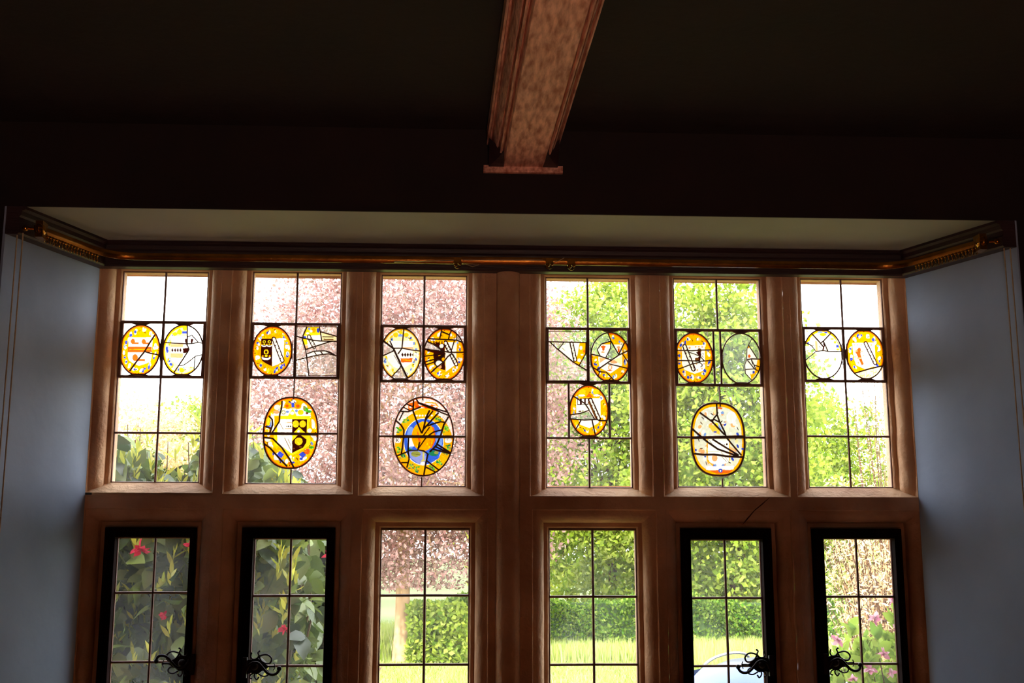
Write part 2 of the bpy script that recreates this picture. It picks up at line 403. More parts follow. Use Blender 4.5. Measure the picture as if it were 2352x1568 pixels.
def build_roundels(WN):
    SO_ = scroll_ops
    base = lambda s, c='WWB', n=12: [('fill', 'O'), ('ring', .93, 'D')] + SO_(s, cols=c, n=n)
    CL = lambda P: ('p', P, (240, 246, 238), .08)
    dia = lambda x, y, a=27, b=52: ('p', [(x-a, y), (x, y-b), (x+a, y), (x, y+b)], 'K')
    def bend(a, b, w, wi): return [('l', [a, b], w, 'K'), ('l', [a, b], wi, 'C')] + [('o', a[0]+(b[0]-a[0])*t+s*wi*.4, a[1]+(b[1]-a[1])*t, 9, 16, 'K') for t, s in ((.15, 1), (.3, -1), (.45, 1), (.6, -1), (.75, 1), (.9, -1))]
    K1, K2, K3, K4, K5 = (260, 730, 10.226), (560, 730, 10.226), (860, 730, 9.8), (1240, 740, 10.226), (1540, 750, 10.226)
    K6, K7, K8, K9, K10 = (1830, 740, 10.455), (590, 900, 8.25), (890, 900, 7.84), (1290, 870, 10.454), (1570, 910, 7.84)
    roundel(WN[0], K1, (625, 755), (470, 590), base(1) + [
        ('p', [(365, 455), (925, 455), (905, 900), (880, 1000), (800, 1060), (605, 1122), (450, 1050), (370, 990), (345, 900)], 'W'),
        ('p', [(350, 675), (910, 675), (905, 805), (340, 805)], 'R'), ('l', [(380, 740), (880, 735)], 14, 'O'),
        ('o', 462, 550, 50, 62, 'R'), ('p', [(480, 570), (605, 575), (600, 612), (470, 608)], 'R'), ('o', 718, 555, 50, 60, 'R'), ('p', [(740, 570), (870, 575), (865, 610), (730, 612)], 'R'),
        ('o', 515, 930, 66, 82, 'R'), ('p', [(560, 965), (745, 965), (745, 1015), (560, 1005)], 'R')],
        [([(985, 390), (860, 580), (735, 790), (560, 1010), (385, 1250)], 30), ([(735, 790), (880, 830), (1070, 870)], 26)], 'amber oval roundel with white shield, orange bar and three orange birds')
    roundel(WN[0], K1, (1640, 755), (470, 590), [
        ('p', [(1150, 150), (1740, 150), (1740, 600), (1790, 740), (1640, 960), (1430, 1290), (1150, 1290)], 'T'), ('pr', [(1150, 150), (1740, 150), (1740, 600), (1640, 960), (1430, 1290), (1150, 1290)], .9, 'O'),
        ('p', [(1430, 1290), (1560, 1140), (1900, 1150), (1900, 1210), (1750, 1340)], 'T'), ('pr', [(1430, 1290), (1560, 1140), (1900, 1210), (1750, 1340), (1500, 1360)], .93, 'O')] + SO_(2, cols='YYYBb', n=14) + [
        ('p', [(1370, 430), (1728, 430), (1728, 600), (1780, 740), (1550, 1110), (1380, 1000), (1350, 920)], 'C'),
        ('p', [(1350, 610), (1650, 610), (1640, 680), (1350, 680)], 'P'), dia(1390, 755), dia(1455, 755), dia(1517, 755), dia(1580, 755), ('p', [(1640, 715), (1780, 700), (1765, 820), (1640, 820)], 'K'),
        ('p', [(1350, 830), (1640, 830), (1630, 940), (1350, 930)], 'P'), ('p', [(1620, 310), (1728, 310), (1728, 370), (1620, 370)], 'B'), ('o', 1560, 330, 60, 60, 'Y'), ('o', 1680, 245, 48, 50, 'Y'), ('o', 1450, 375, 62, 42, 'Y'),
        ('o', 1610, 1225, 60, 55, 'Y'), ('p', [(1752, 440), (1850, 412), (1995, 570), (1752, 600)], 'W', .45), ('p', [(1820, 490), (1885, 495), (1862, 590), (1826, 595)], 'K'), ('p', [(1690, 490), (1728, 490), (1728, 680), (1690, 560)], 'K')],
        [([(1740, 170), (1740, 620), (1785, 740), (1640, 970), (1430, 1280)], 24), ([(1205, 575), (1400, 590), (1740, 605), (1880, 600), (2000, 570), (2110, 600)], 20), ([(1750, 440), (1850, 405), (2000, 570)], 18),
         ([(1560, 1125), (1650, 1110), (1770, 1030), (1930, 900), (2100, 860)], 18), ([(1920, 910), (1900, 1210)], 18)], 'oval roundel painted only on its left half, right half clear')
    cup = lambda x, y, s: [('o', x, y, 42*s, 46*s, 'Y'), ('o', x, y, 20*s, 26*s, 'K'), ('o', x, y+95*s, 78*s, 46*s, 'W'), ('o', x, y+70*s, 66*s, 36*s, 'K'), ('o', x, y+66*s, 26*s, 18*s, 'Y'), ('o', x-60*s, y+70*s, 16*s, 16*s, 'O'), ('o', x+60*s, y+70*s, 16*s, 16*s, 'O')]
    roundel(WN[1], K2, (665, 775), (465, 580), base(3, 'WWBY') + [
        ('p', [(410, 485), (667, 485), (662, 1135), (560, 1090), (430, 1010), (400, 920)], 'K'), ('p', [(667, 480), (945, 475), (940, 900), (900, 1030), (800, 1090), (665, 1137)], 'C')] + cup(478, 560, .85) + cup(598, 560, .85) + cup(525, 800, 1.35) +
        bend((705, 490), (905, 1000), 105, 55), [], 'amber oval roundel, shield half black with three anchors, half white with a bend')
    roundel(WN[1], K2, None, None, [
        ('p', [(1480, 205), (1770, 205), (1790, 320), (2180, 430), (2180, 545), (1450, 740), (1390, 560), (1375, 450)], 'C'), ('p', [(1480, 205), (1770, 205), (1800, 400), (1400, 420)], 'Y'), ('p', [(1375, 420), (1470, 440), (1500, 620), (1410, 640)], 'Y'),
        ('p', [(1410, 640), (1500, 640), (1520, 720), (1450, 740)], 'P'), ('o', 1640, 290, 50, 55, 'O'), ('o', 1745, 290, 35, 55, 'B'), ('o', 1535, 255, 30, 25, 'b'), ('o', 1580, 310, 35, 30, 'W'), ('o', 1430, 450, 35, 25, 'B'),
        ('o', 1500, 360, 40, 22, 'W'), ('p', [(1830, 345), (2170, 440), (2170, 545), (1840, 530)], 'T'), ('l', [(1850, 440), (2100, 445)], 22, 'K'), ('l', [(1880, 500), (2100, 510)], 24, 'N')] + bend((1530, 440), (1650, 680), 100, 55) +
        [('p', [(1490, 845), (1650, 780), (1900, 770), (2020, 800), (2120, 850), (1980, 845), (1750, 875), (1490, 915)], 'C'), ('l', [(1660, 800), (1700, 860)], 26, 'K'), ('l', [(1810, 790), (1850, 850)], 30, 'K'), ('l', [(1950, 790), (2080, 840)], 34, 'K')],
        [([(1245, 430), (1380, 470), (1640, 525), (1800, 540), (2180, 548)], 24), ([(1770, 200), (1800, 330), (1830, 540)], 22), ([(1790, 320), (2190, 435)], 24), ([(1480, 210), (1390, 420), (1380, 520), (1450, 740), (1480, 920), (1530, 1360)], 26),
         ([(1450, 740), (1700, 660), (1950, 580), (2080, 545), (2180, 548)], 24), ([(1490, 840), (1650, 780), (1900, 770), (2020, 800), (2180, 890)], 22), ([(1235, 990), (1480, 930), (1750, 870), (1980, 840), (2180, 890)], 22)],
        'patched square of clear shards round a painted fragment', mask=[(1240, 205), (2190, 205), (2180, 1350), (1225, 1350)], outline=.004, name='shard_panel')
    roundel(WN[2], K3, (593, 810), (450, 578), [('fill', 'T')] + SO_(5, cols='YYWb', n=15) + [('ring', .93, 'O'), ('o', 480, 380, 60, 55, 'Y'), ('o', 715, 380, 55, 50, 'Y'), ('o', 590, 320, 45, 40, 'Y'), ('p', [(535, 370), (640, 370), (640, 420), (535, 420)], 'b'),
        ('p', [(310, 520), (870, 510), (870, 950), (850, 1010), (700, 1110), (590, 1160), (430, 1100), (310, 980), (280, 850)], 'C'), ('p', [(630, 655), (870, 655), (870, 700), (630, 690)], 'P'), dia(632, 828), dia(692, 828), dia(750, 828), dia(810, 828), ('p', [(845, 828), (875, 780), (875, 880)], 'K'),
        ('p', [(590, 905), (860, 905), (840, 1000), (600, 1000)], 'R'), ('l', [(640, 940), (820, 960)], 16, 'O'), ('l', [(440, 840), (560, 1040)], 12, 'K'), ('l', [(500, 820), (590, 980)], 10, 'K'), CL([(200, 520), (425, 745), (150, 870), (140, 700)]), CL([(590, 1070), (740, 1330), (700, 1400), (500, 1400), (385, 1330), (500, 1200)])],
        [([(195, 510), (430, 690), (600, 1060), (740, 1340)], 34), ([(150, 870), (430, 740)], 24), ([(665, 235), (620, 680), (530, 810)], 24), ([(440, 680), (620, 680), (840, 720), (1040, 745)], 22), ([(600, 1060), (570, 1130), (385, 1330)], 22), ([(350, 520), (430, 690)], 22)],
        'pale yellow oval roundel with diamonds shield and clear shards')
    roundel(WN[2], K3, (1572, 820), (458, 585), base(6, 'WWO') + [
        ('p', [(1320, 520), (1582, 530), (1592, 1175), (1450, 1140), (1340, 1040), (1330, 900)], 'K'), ('p', [(1582, 540), (1850, 550), (1845, 1040), (1610, 1205)], 'C')] + bend((1600, 560), (1700, 760), 110, 50) + bend((1745, 850), (1840, 1040), 100, 50) + [
        ('p', [(1120, 700), (1530, 760), (1450, 790), (1300, 780), (1130, 720)], 'K'), ('p', [(1400, 840), (1560, 780), (1590, 900), (1420, 960)], 'K'), ('o', 1370, 545, 24, 30, 'O'), ('o', 1430, 545, 22, 26, 'O'), ('o', 1490, 555, 20, 32, 'O'), ('o', 1550, 555, 18, 32, 'O'), ('o', 1510, 630, 45, 45, 'C'),
        ('o', 1450, 1020, 70, 60, 'C'), ('o', 1550, 930, 35, 40, 'O'), ('o', 1480, 850, 40, 14, 'O'), ('o', 1405, 560, 60, 12, 'K'), ('o', 1470, 1100, 40, 40, 'P'), CL([(1180, 525), (1530, 745), (1120, 690)]), ('p', [(1590, 785), (1745, 785), (1600, 910)], 'W', .3), CL([(1850, 370), (1965, 530), (1850, 500)])],
        [([(1190, 465), (1500, 480), (1850, 500), (1970, 545)], 26), ([(1520, 235), (1500, 330), (1470, 465)], 24), ([(1520, 310), (1690, 380), (1740, 260)], 30), ([(1690, 380), (1670, 470)], 24), ([(1850, 360), (1850, 490)], 16), ([(1170, 520), (1350, 600), (1540, 750)], 26),
         ([(1120, 690), (1300, 720), (1540, 750), (1720, 775), (2030, 770)], 26), ([(1800, 510), (1720, 775)], 22), ([(1120, 860), (1400, 830), (1560, 760)], 22), ([(1130, 990), (1350, 930), (1600, 800)], 24), ([(1150, 1060), (1350, 990), (1560, 860)], 24),
         ([(1740, 800), (1650, 870), (1550, 1000), (1400, 1110), (1270, 1230)], 26), ([(1740, 800), (1850, 960)], 22)], 'amber oval roundel shattered by a star of leads')
    roundel(WN[3], K4, None, None, [('p', [(560, 480), (1085, 485), (1070, 740), (920, 1020), (430, 640)], 'C'), ('p', [(930, 485), (1085, 485), (1075, 740), (920, 1020), (780, 930), (880, 780)], 'O'), ('o', 965, 600, 35, 45, 'W'), ('o', 925, 890, 42, 42, 'W'), ('o', 1040, 680, 18, 40, 'R'), ('o', 990, 760, 30, 20, 'W'),
        ('l', [(520, 600), (590, 660)], 14, 'V'), ('l', [(540, 530), (600, 500)], 14, 'V')] + bend((745, 490), (830, 880), 95, 45),
        [([(150, 455), (1090, 475)], 24), ([(240, 465), (430, 640), (780, 930), (1105, 1130)], 26), ([(560, 475), (430, 640)], 20), ([(1085, 485), (1075, 740), (920, 1020)], 22), ([(705, 485), (800, 920)], 20)],
        'clear panel holding a triangular painted shard', mask=[(148, 215), (1092, 215), (1107, 1370), (170, 1370)], outline=.004, name='shard_panel')
    roundel(WN[3], K4, (1655, 820), (460, 580), base(8, 'WWYB') + [('p', [(1350, 520), (1930, 520), (1930, 1010), (1660, 1200), (1400, 1060), (1380, 900)], 'C'), ('o', 1490, 575, 55, 30, 'R'), ('o', 1490, 620, 28, 50, 'R'), ('o', 1480, 700, 40, 20, 'P'), ('o', 1850, 590, 40, 30, 'P'), ('o', 1850, 660, 25, 50, 'R'),
        ('o', 1650, 1060, 50, 60, 'P'), ('o', 1650, 1060, 26, 36, 'C'), ('o', 1740, 930, 85, 40, 'P'), ('p', [(1400, 830), (1560, 850), (1400, 960)], 'P'), ('p', [(1740, 880), (1920, 800), (1920, 1000)], 'T'), ('o', 1640, 1130, 60, 14, 'R'),
        CL([(1195, 740), (1200, 560), (1400, 300), (1590, 240), (1670, 430), (1440, 515), (1340, 640), (1410, 790)]), CL([(1670, 450), (1850, 760), (1680, 880), (1550, 820), (1660, 600)])],
        [([(1590, 240), (1670, 440), (1850, 760)], 24), ([(1670, 440), (1440, 510), (1345, 640), (1415, 795)], 24), ([(1665, 440), (1660, 600), (1550, 825)], 20), ([(1200, 745), (1415, 795), (1680, 885)], 24), ([(1990, 470), (1850, 760)], 24), ([(2080, 660), (1850, 770), (1340, 1120)], 26),
         ([(1600, 970), (2060, 1080)], 22), ([(1940, 740), (2080, 950)], 20), ([(1210, 1030), (1400, 1160), (1560, 1170), (1760, 1380)], 24), ([(1400, 1170), (1370, 1260)], 20), ([(1690, 1290), (1590, 1380)], 20)], 'amber oval roundel with clear top left and kite-shaped shards')
    roundel(WN[3], K9, (655, 770), (465, 615), base(9, 'WYYb') + [('o', 500, 310, 75, 70, 'Y'), ('o', 830, 310, 80, 70, 'Y'), ('o', 480, 395, 80, 25, 'W'), ('o', 840, 395, 80, 25, 'W'), ('p', [(580, 440), (660, 330), (760, 440)], 'D'), ('p', [(350, 465), (935, 465), (935, 940), (880, 1060), (670, 1180), (450, 1100), (350, 850)], 'C'), ('p', [(372, 465), (650, 465), (645, 620), (375, 625)], 'K'),
        ('p', [(392, 480), (440, 480), (440, 600), (392, 600)], 'W'), ('p', [(488, 480), (540, 480), (540, 600), (488, 600)], 'W'), ('p', [(580, 480), (630, 480), (625, 600), (580, 600)], 'W'), ('o', 440, 775, 40, 16, 'N'), ('o', 510, 770, 22, 14, 'V')] + bend((690, 500), (890, 950), 105, 45) +
        [('l', [(655, 560), (820, 940)], 34, 'N'), CL([(200, 880), (430, 820), (680, 760), (790, 950), (600, 980), (220, 950)])],
        [([(255, 400), (390, 480), (560, 590), (660, 740)], 26), ([(195, 865), (450, 825), (660, 750), (790, 960)], 24), ([(200, 955), (550, 985), (860, 970), (900, 1000), (1100, 1000)], 28), ([(465, 990), (340, 1210)], 24), ([(730, 985), (810, 1350)], 26)], 'amber oval roundel alone between two vertical leads')
    st = lambda x, y, r=20: ('o', x, y, r, r*1.1, 'P')
    roundel(WN[4], K5, (550, 735), (448, 590), base(10, 'WWPB') + [('p', [(270, 440), (800, 435), (820, 950), (760, 1040), (570, 1105), (330, 1010), (270, 880)], 'C')] + bend((330, 460), (540, 1000), 110, 52) + [
        ('o', 680, 560, 48, 55, 'N'), ('p', [(600, 600), (700, 570), (725, 650), (700, 790), (600, 830), (560, 800), (670, 700)], 'K'), ('o', 620, 760, 50, 30, 'N'), ('l', [(690, 850), (740, 880), (745, 920), (710, 945)], 20, 'K'), ('l', [(740, 620), (780, 640), (740, 700), (790, 720)], 10, 'K'),
        st(450, 495, 26), st(590, 470), st(665, 470), st(745, 475), st(610, 870), st(790, 870), st(630, 1020), st(740, 985), ('p', [(520, 900), (575, 1100), (545, 900)], 'K')],
        [([(110, 550), (500, 565), (700, 550), (940, 545)], 22), ([(110, 790), (450, 800), (750, 810), (990, 790)], 22), ([(150, 1010), (470, 890), (700, 830)], 22), ([(400, 590), (560, 640), (700, 700), (790, 800)], 16)], 'amber oval roundel with a dark lion and diagonal bend')
    roundel(WN[4], K5, (1665, 750), (455, 590), [('p', [(1830, 430), (2030, 740), (2120, 770), (2090, 1010), (1900, 1250), (1760, 1100), (1740, 900), (1790, 770), (1800, 520)], 'C'), ('p', [(2040, 780), (2120, 770), (2090, 1010), (1900, 1250), (1870, 1100), (2000, 1020)], 'O'), ('o', 1950, 1070, 32, 32, 'B'), ('o', 1905, 1080, 26, 40, 'W'),
        ('o', 1850, 690, 30, 40, 'R'), ('o', 1830, 480, 20, 26, 'O'), ('l', [(1900, 780), (1930, 880)], 18, 'K')],
        [([(1910, 280), (1830, 420), (1795, 520), (1790, 770), (1740, 900), (1760, 1100), (1900, 1250)], 16), ([(1830, 430), (2030, 740)], 18), ([(1790, 775), (1900, 755), (2110, 762)], 24), ([(1810, 790), (1980, 1000), (2050, 1030)], 20), ([(1745, 1005), (1980, 990)], 18), ([(1900, 770), (2000, 990)], 16), ([(1970, 900), (2080, 940)], 20)],
        'mostly clear oval roundel with a painted sliver at its right edge')
    tp = [(200, 490), (350, 200), (600, 150), (850, 200), (1100, 690), (740, 690), (640, 680), (470, 700), (330, 540)]
    roundel(WN[5], K6, (632, 760), (460, 585), [('p', tp, 'C'), ('pr', tp, .9, 'O'), ('p', [(440, 440), (495, 460), (505, 690), (455, 690)], 'P'), ('o', 630, 290, 80, 40, 'Y'), ('o', 560, 240, 60, 25, 'b'), ('o', 700, 245, 40, 20, 'B'), ('p', [(945, 545), (1000, 545), (1020, 605), (945, 605)], 'B'), ('o', 270, 500, 26, 26, 'B'),
        ('o', 280, 420, 40, 30, 'O'), ('o', 850, 400, 45, 18, 'Y'), ('o', 920, 480, 30, 30, 'Y'), ('o', 990, 650, 35, 25, 'Y'), ('l', [(370, 570), (410, 540)], 12, 'K'), ('l', [(540, 580), (590, 620)], 14, 'K'), ('l', [(650, 480), (660, 560), (630, 660)], 34, 'K'), ('l', [(700, 560), (730, 680)], 12, 'K')],
        [([(190, 480), (350, 560), (460, 700), (205, 915)], 20), ([(460, 700), (640, 680), (750, 700), (1090, 700)], 20), ([(350, 260), (560, 490), (640, 590)], 24), ([(830, 250), (640, 450), (570, 500)], 22), ([(640, 450), (750, 700)], 18)], 'oval roundel, painted at the top and clear below')
    roundel(WN[5], K6, (1640, 765), (455, 585), base(12, 'WWB') + [('p', [(1330, 495), (1870, 485), (1890, 900), (1880, 1050), (1640, 1125), (1430, 1030), (1370, 850)], 'C'),
        ('p', [(1400, 700), (1500, 600), (1540, 640), (1530, 760), (1570, 900), (1610, 1000), (1560, 1035), (1500, 900), (1450, 790)], 'R'), ('o', 1430, 690, 34, 26, 'P'), ('o', 1500, 860, 60, 16, 'P'), ('o', 1400, 830, 30, 14, 'P'), st(1385, 540, 16), st(1460, 540, 16), st(1545, 540, 16), st(1790, 540, 20), st(1480, 975, 18), st(1565, 700, 16), st(1600, 800, 14)] + bend((1655, 500), (1885, 980), 100, 48) +
        [('p', [(1380, 1230), (2090, 1033), (2060, 1380), (1400, 1380)], 'T', .5)], [([(1380, 1225), (1700, 1130), (2090, 1035)], 26)], 'amber oval roundel with an orange lion, pale strip at its foot')
    roundel(WN[1], K7, (642, 770), (515, 670), [('fill', 'O')] + SO_(14, .84, 'WYYW', n=16) + [('ring', .95, 'D'), ('p', [(480, 300), (1040, 330), (1000, 450), (330, 450), (300, 420)], 'C'), ('p', [(320, 455), (1010, 450), (1015, 1000), (655, 1210), (330, 980)], 'Y'), ('p', [(985, 560), (1100, 640), (1100, 780), (1000, 780)], 'O'), ('o', 1000, 730, 40, 40, 'C'), ('o', 1070, 620, 34, 70, 'C'), ('o', 1100, 880, 34, 50, 'S'),
        ('p', [(385, 515), (668, 515), (668, 1165), (540, 1080), (390, 960)], 'C'), ('p', [(668, 515), (950, 515), (940, 780), (935, 960), (880, 1050), (668, 1155)], 'K'), ('p', [(668, 800), (800, 665), (945, 800), (945, 900), (800, 790), (668, 930)], 'Y'), ('o', 790, 745, 24, 24, 'W'),
        ('o', 735, 605, 60, 66, 'Y'), ('o', 868, 605, 60, 66, 'Y'), ('o', 792, 935, 72, 72, 'Y'), ('o', 700, 1070, 20, 14, 'N'), ('o', 830, 1040, 30, 14, 'N'), ('l', [(540, 580), (660, 580)], 12, 'P'), ('l', [(540, 690), (660, 690)], 14, 'P'), ('o', 570, 650, 10, 12, 'K'), ('o', 602, 650, 13, 14, 'K'), ('o', 640, 650, 14, 14, 'K'),
        ('l', [(525, 870), (640, 1100)], 12, 'N'), ('l', [(440, 600), (500, 710)], 8, 'N'), ('l', [(590, 890), (650, 1020)], 8, 'N'), ('o', 585, 260, 68, 66, 'O'), ('o', 570, 262, 32, 30, 'D'), ('o', 770, 260, 68, 66, 'O'), ('o', 775, 265, 36, 30, 'R'), ('p', [(655, 205), (712, 205), (712, 290), (655, 290)], 'B'),
        ('o', 830, 385, 58, 50, 'Y'), ('o', 930, 330, 50, 40, 'G'), ('o', 985, 370, 55, 26, 'G'), ('o', 900, 300, 26, 40, 'V'), ('o', 950, 400, 26, 20, 'N'), ('o', 505, 385, 42, 40, 'V'), ('o', 505, 385, 26, 24, 'C'), ('o', 580, 375, 30, 22, 'b'), ('o', 750, 355, 26, 26, 'b'), ('p', [(575, 470), (680, 310), (765, 470)], 'Y'), ('o', 670, 400, 40, 30, 'W'),
        ('p', [(380, 1190), (430, 1115), (515, 1180), (460, 1255)], 'B'), ('p', [(795, 1185), (860, 1125), (935, 1190), (870, 1255)], 'B'), ('o', 355, 1110, 50, 52, 'O'), ('o', 950, 1130, 52, 52, 'R'), ('o', 1035, 1050, 50, 26, 'G'), ('o', 640, 1350, 45, 32, 'D'), ('o', 690, 1335, 26, 18, 'B'), ('o', 640, 1230, 26, 30, 'C'), ('o', 205, 900, 55, 40, 'C'), ('o', 250, 980, 40, 40, 'S'),
        ('o', 220, 560, 40, 80, 'Y'), ('o', 270, 610, 24, 60, 'b'), ('o', 385, 290, 60, 50, 'C'), ('o', 370, 380, 60, 30, 'P'), ('p', [(270, 400), (330, 460), (330, 780), (280, 780)], 'C'), ('p', [(330, 460), (440, 460), (400, 620), (330, 760)], 'O')],
        [([(130, 785), (640, 790), (1155, 800)], 42), ([(480, 170), (470, 300), (435, 420), (425, 560), (290, 770)], 24), ([(225, 450), (290, 520), (300, 620), (250, 760)], 24), ([(160, 655), (280, 690)], 24), ([(140, 860), (300, 880), (480, 1060), (620, 1270), (700, 1430)], 26), ([(140, 980), (250, 1060), (430, 1260), (575, 1410)], 26)],
        'large amber roundel, shield half black with three yellow cups', power=2.3, outline=.0065)
    B1, B2 = (52, 96, 214), (120, 160, 235)
    grn = []
    for (x, y) in ((330, 500), (920, 490), (1060, 670), (210, 680), (215, 1040), (1080, 980), (930, 1270), (800, 1370), (440, 1340), (1030, 1120), (270, 1150), (520, 1390)):
        r_ = random.Random(x)
        for q in range(9):
            grn.append(('o', x+r_.uniform(-45, 45), y+r_.uniform(-48, 48), r_.uniform(12, 28), r_.uniform(10, 24), r_.choice(['G', 'G', 'g', 'V', (150, 210, 60)])))
        for q in range(4):
            a = (x+r_.uniform(-45, 45), y+r_.uniform(-45, 45)); grn.append(('l', [a, (a[0]+r_.uniform(-30, 30), a[1]+r_.uniform(-30, 30))], 6, 'K'))
    roundel(WN[2], K8, (645, 795), (545, 705), [('fill', 'W', .25), ('o', 655, 930, 520, 590, 'O'), ('ring', .965, 'D'), ('o', 655, 905, 545, 590, (255, 180, 10)) if False else ('o', 655, 930, 500, 560, (255, 178, 8))] + grn + [
        ('o', 650, 895, 362, 425, 'C'), ('o', 650, 895, 350, 412, B1), ('o', 760, 1150, 180, 90, B1), ('o', 420, 820, 70, 200, B2), ('o', 930, 850, 60, 150, B2), ('p', [(370, 1060), (690, 1060), (690, 1300), (560, 1290), (420, 1190)], (128, 138, 200)), ('p', [(380, 825), (445, 825), (480, 980), (372, 985)], 'W'),
        ('o', 645, 800, 210, 262, (250, 165, 0)), ('p', [(570, 560), (620, 530), (720, 535), (740, 600)], 'O'), ('l', [(820, 640), (850, 760), (845, 880), (790, 1000)], 26, 'D'), ('p', [(530, 690), (560, 740), (590, 850), (605, 900), (570, 930), (550, 850)], 'R'), ('l', [(770, 870), (765, 960)], 14, 'R'),
        ('p', [(480, 350), (600, 290), (740, 290), (880, 350), (840, 470), (650, 445), (500, 462)], 'O'), ('p', [(370, 350), (375, 210), (520, 160), (640, 200), (900, 240), (905, 360), (760, 300), (600, 270), (470, 330)], 'D'), ('l', [(690, 185), (860, 200), (910, 260)], 26, (225, 160, 20)), ('o', 730, 230, 55, 14, 'W'), ('o', 590, 228, 32, 18, 'W'), ('o', 860, 260, 40, 16, 'W'),
        ('o', 720, 275, 60, 22, (230, 60, 10)), ('o', 850, 315, 60, 26, (230, 70, 10)), ('o', 540, 265, 40, 22, (230, 70, 10)), ('o', 415, 270, 22, 16, 'W'), ('o', 485, 275, 18, 20, 'O')] + [('o', x, 425, 18, 16, 'W') for x in (525, 580, 632, 690, 745, 800)] + [
        ('o', 510, 1115, 85, 52, 'V'), ('l', [(430, 1110), (590, 1130)], 6, 'K'), ('p', [(630, 1060), (668, 1060), (662, 1210), (690, 1240), (590, 1262), (635, 1200)], (190, 180, 100)), ('o', 830, 1105, 85, 48, 'g'), ('o', 880, 1090, 40, 30, 'V'), ('o', 400, 1040, 40, 24, 'g'), ('o', 640, 1290, 50, 32, 'W'),
        ('o', 185, 868, 58, 52, 'W'), ('l', [(168, 838), (168, 895)], 9, 'K'), ('l', [(200, 840), (170, 868), (202, 895)], 9, 'K'), ('o', 1093, 868, 64, 52, 'W'), ('l', [(1078, 842), (1078, 870)], 9, 'K'), ('l', [(1060, 842), (1098, 842)], 9, 'K')],
        [([(100, 800), (1190, 805)], 40), ([(155, 515), (250, 600), (295, 680), (292, 800), (270, 1000), (250, 1110)], 24), ([(230, 345), (370, 355), (600, 270)], 22), ([(470, 150), (460, 340), (540, 560), (615, 740)], 24), ([(340, 215), (470, 270)], 18), ([(280, 270), (420, 340)], 16), ([(285, 360), (210, 510)], 20),
         ([(520, 130), (560, 190), (760, 260), (900, 310), (1080, 360)], 22), ([(540, 190), (750, 280), (1100, 420)], 22), ([(760, 330), (690, 470), (650, 660), (615, 745)], 26), ([(820, 340), (690, 500)], 22), ([(920, 370), (720, 590), (640, 680)], 24), ([(1100, 440), (1010, 600), (960, 780), (880, 960), (760, 1080)], 26),
         ([(720, 610), (860, 560), (960, 535), (1030, 545)], 22), ([(740, 780), (830, 720), (980, 680)], 20), ([(640, 790), (760, 630)], 16), ([(695, 820), (560, 1010), (540, 1050), (450, 1050), (380, 1060)], 18), ([(580, 900), (545, 1040), (650, 1060), (730, 1115), (690, 1280), (655, 1490)], 24),
         ([(380, 830), (370, 1060), (390, 1200), (350, 1360)], 22), ([(170, 1150), (370, 1070)], 22), ([(250, 1270), (370, 1270)], 20), ([(880, 930), (1130, 1090)], 24), ([(860, 980), (1130, 1105)], 22), ([(820, 1030), (1120, 1105)], 26), ([(710, 1240), (920, 1400)], 20), ([(690, 1350), (860, 1440)], 20)],
        'large medallion of an orange fruit on blue within a gold wreath', power=2.05, outline=.006)
    roundel(WN[4], K10, (620, 770), (478, 648), [('fill', 'C', .5)] + SO_(16, .76, 'PPWT', n=14) + SO_(17, .5, 'PTCC', n=7) + [('ring', .90, 'O', .985), ('ring', .97, 'D'), ('p', [(440, 760), (830, 760), (830, 1170), (650, 1260), (470, 1190), (435, 1000)], 'C'), ('l', [(425, 780), (425, 1150), (520, 1240)], 22, 'O'), ('l', [(832, 770), (830, 1150)], 18, 'O'), ('p', [(840, 900), (940, 960), (840, 1080)], 'P'),
        ('p', [(440, 510), (560, 520), (650, 600), (650, 690), (520, 640)], (230, 180, 60)), ('p', [(615, 480), (690, 590), (640, 600)], (110, 140, 215)), ('p', [(560, 470), (620, 480), (640, 620), (600, 560)], 'Y'), ('o', 570, 640, 30, 14, 'B'), ('p', [(625, 190), (705, 205), (690, 235), (610, 220)], 'R'), ('o', 220, 965, 20, 22, 'B'), ('o', 1062, 945, 22, 22, 'B'), ('o', 390, 1085, 20, 14, 'B'), ('o', 570, 1235, 24, 16, 'b'), ('o', 715, 1235, 24, 16, 'b'),
        ('o', 780, 862, 16, 20, 'K'), ('o', 735, 870, 8, 10, 'K'), ('l', [(450, 775), (520, 860)], 8, 'K'), ('l', [(680, 1010), (820, 1180)], 8, 'N'), ('l', [(690, 1090), (770, 1170)], 8, 'K'), ('l', [(440, 990), (640, 990)], 6, 'V'), ('o', 560, 1110, 50, 60, 'P'), ('p', [(410, 1262), (910, 1250), (900, 1312), (410, 1322)], 'W'), ('p', [(450, 1330), (900, 1325), (800, 1385), (600, 1395)], 'R'), ('o', 665, 1335, 38, 36, 'B'), ('o', 665, 1340, 14, 16, 'W'),
        ('o', 740, 485, 20, 16, 'W'), ('o', 735, 462, 14, 8, 'K'), ('l', [(960, 640), (1030, 660)], 6, 'V'), ('o', 860, 380, 90, 110, 'S'), ('o', 850, 370, 50, 70, 'C')],
        [([(140, 745), (620, 735), (1100, 725)], 42), ([(595, 130), (605, 330), (650, 460), (740, 640), (770, 740), (1040, 1060)], 24), ([(600, 330), (550, 390), (515, 460)], 22), ([(540, 410), (640, 460)], 20), ([(290, 290), (510, 450), (740, 690)], 26), ([(150, 580), (310, 720), (430, 820), (620, 950), (990, 1080)], 28), ([(520, 770), (760, 920), (990, 1060)], 26),
         ([(190, 1030), (360, 1050), (540, 1045), (800, 1080), (1060, 1095)], 30)], 'tall pale orange-and-white roundel with long diagonal leads', power=2.55, outline=.0085)


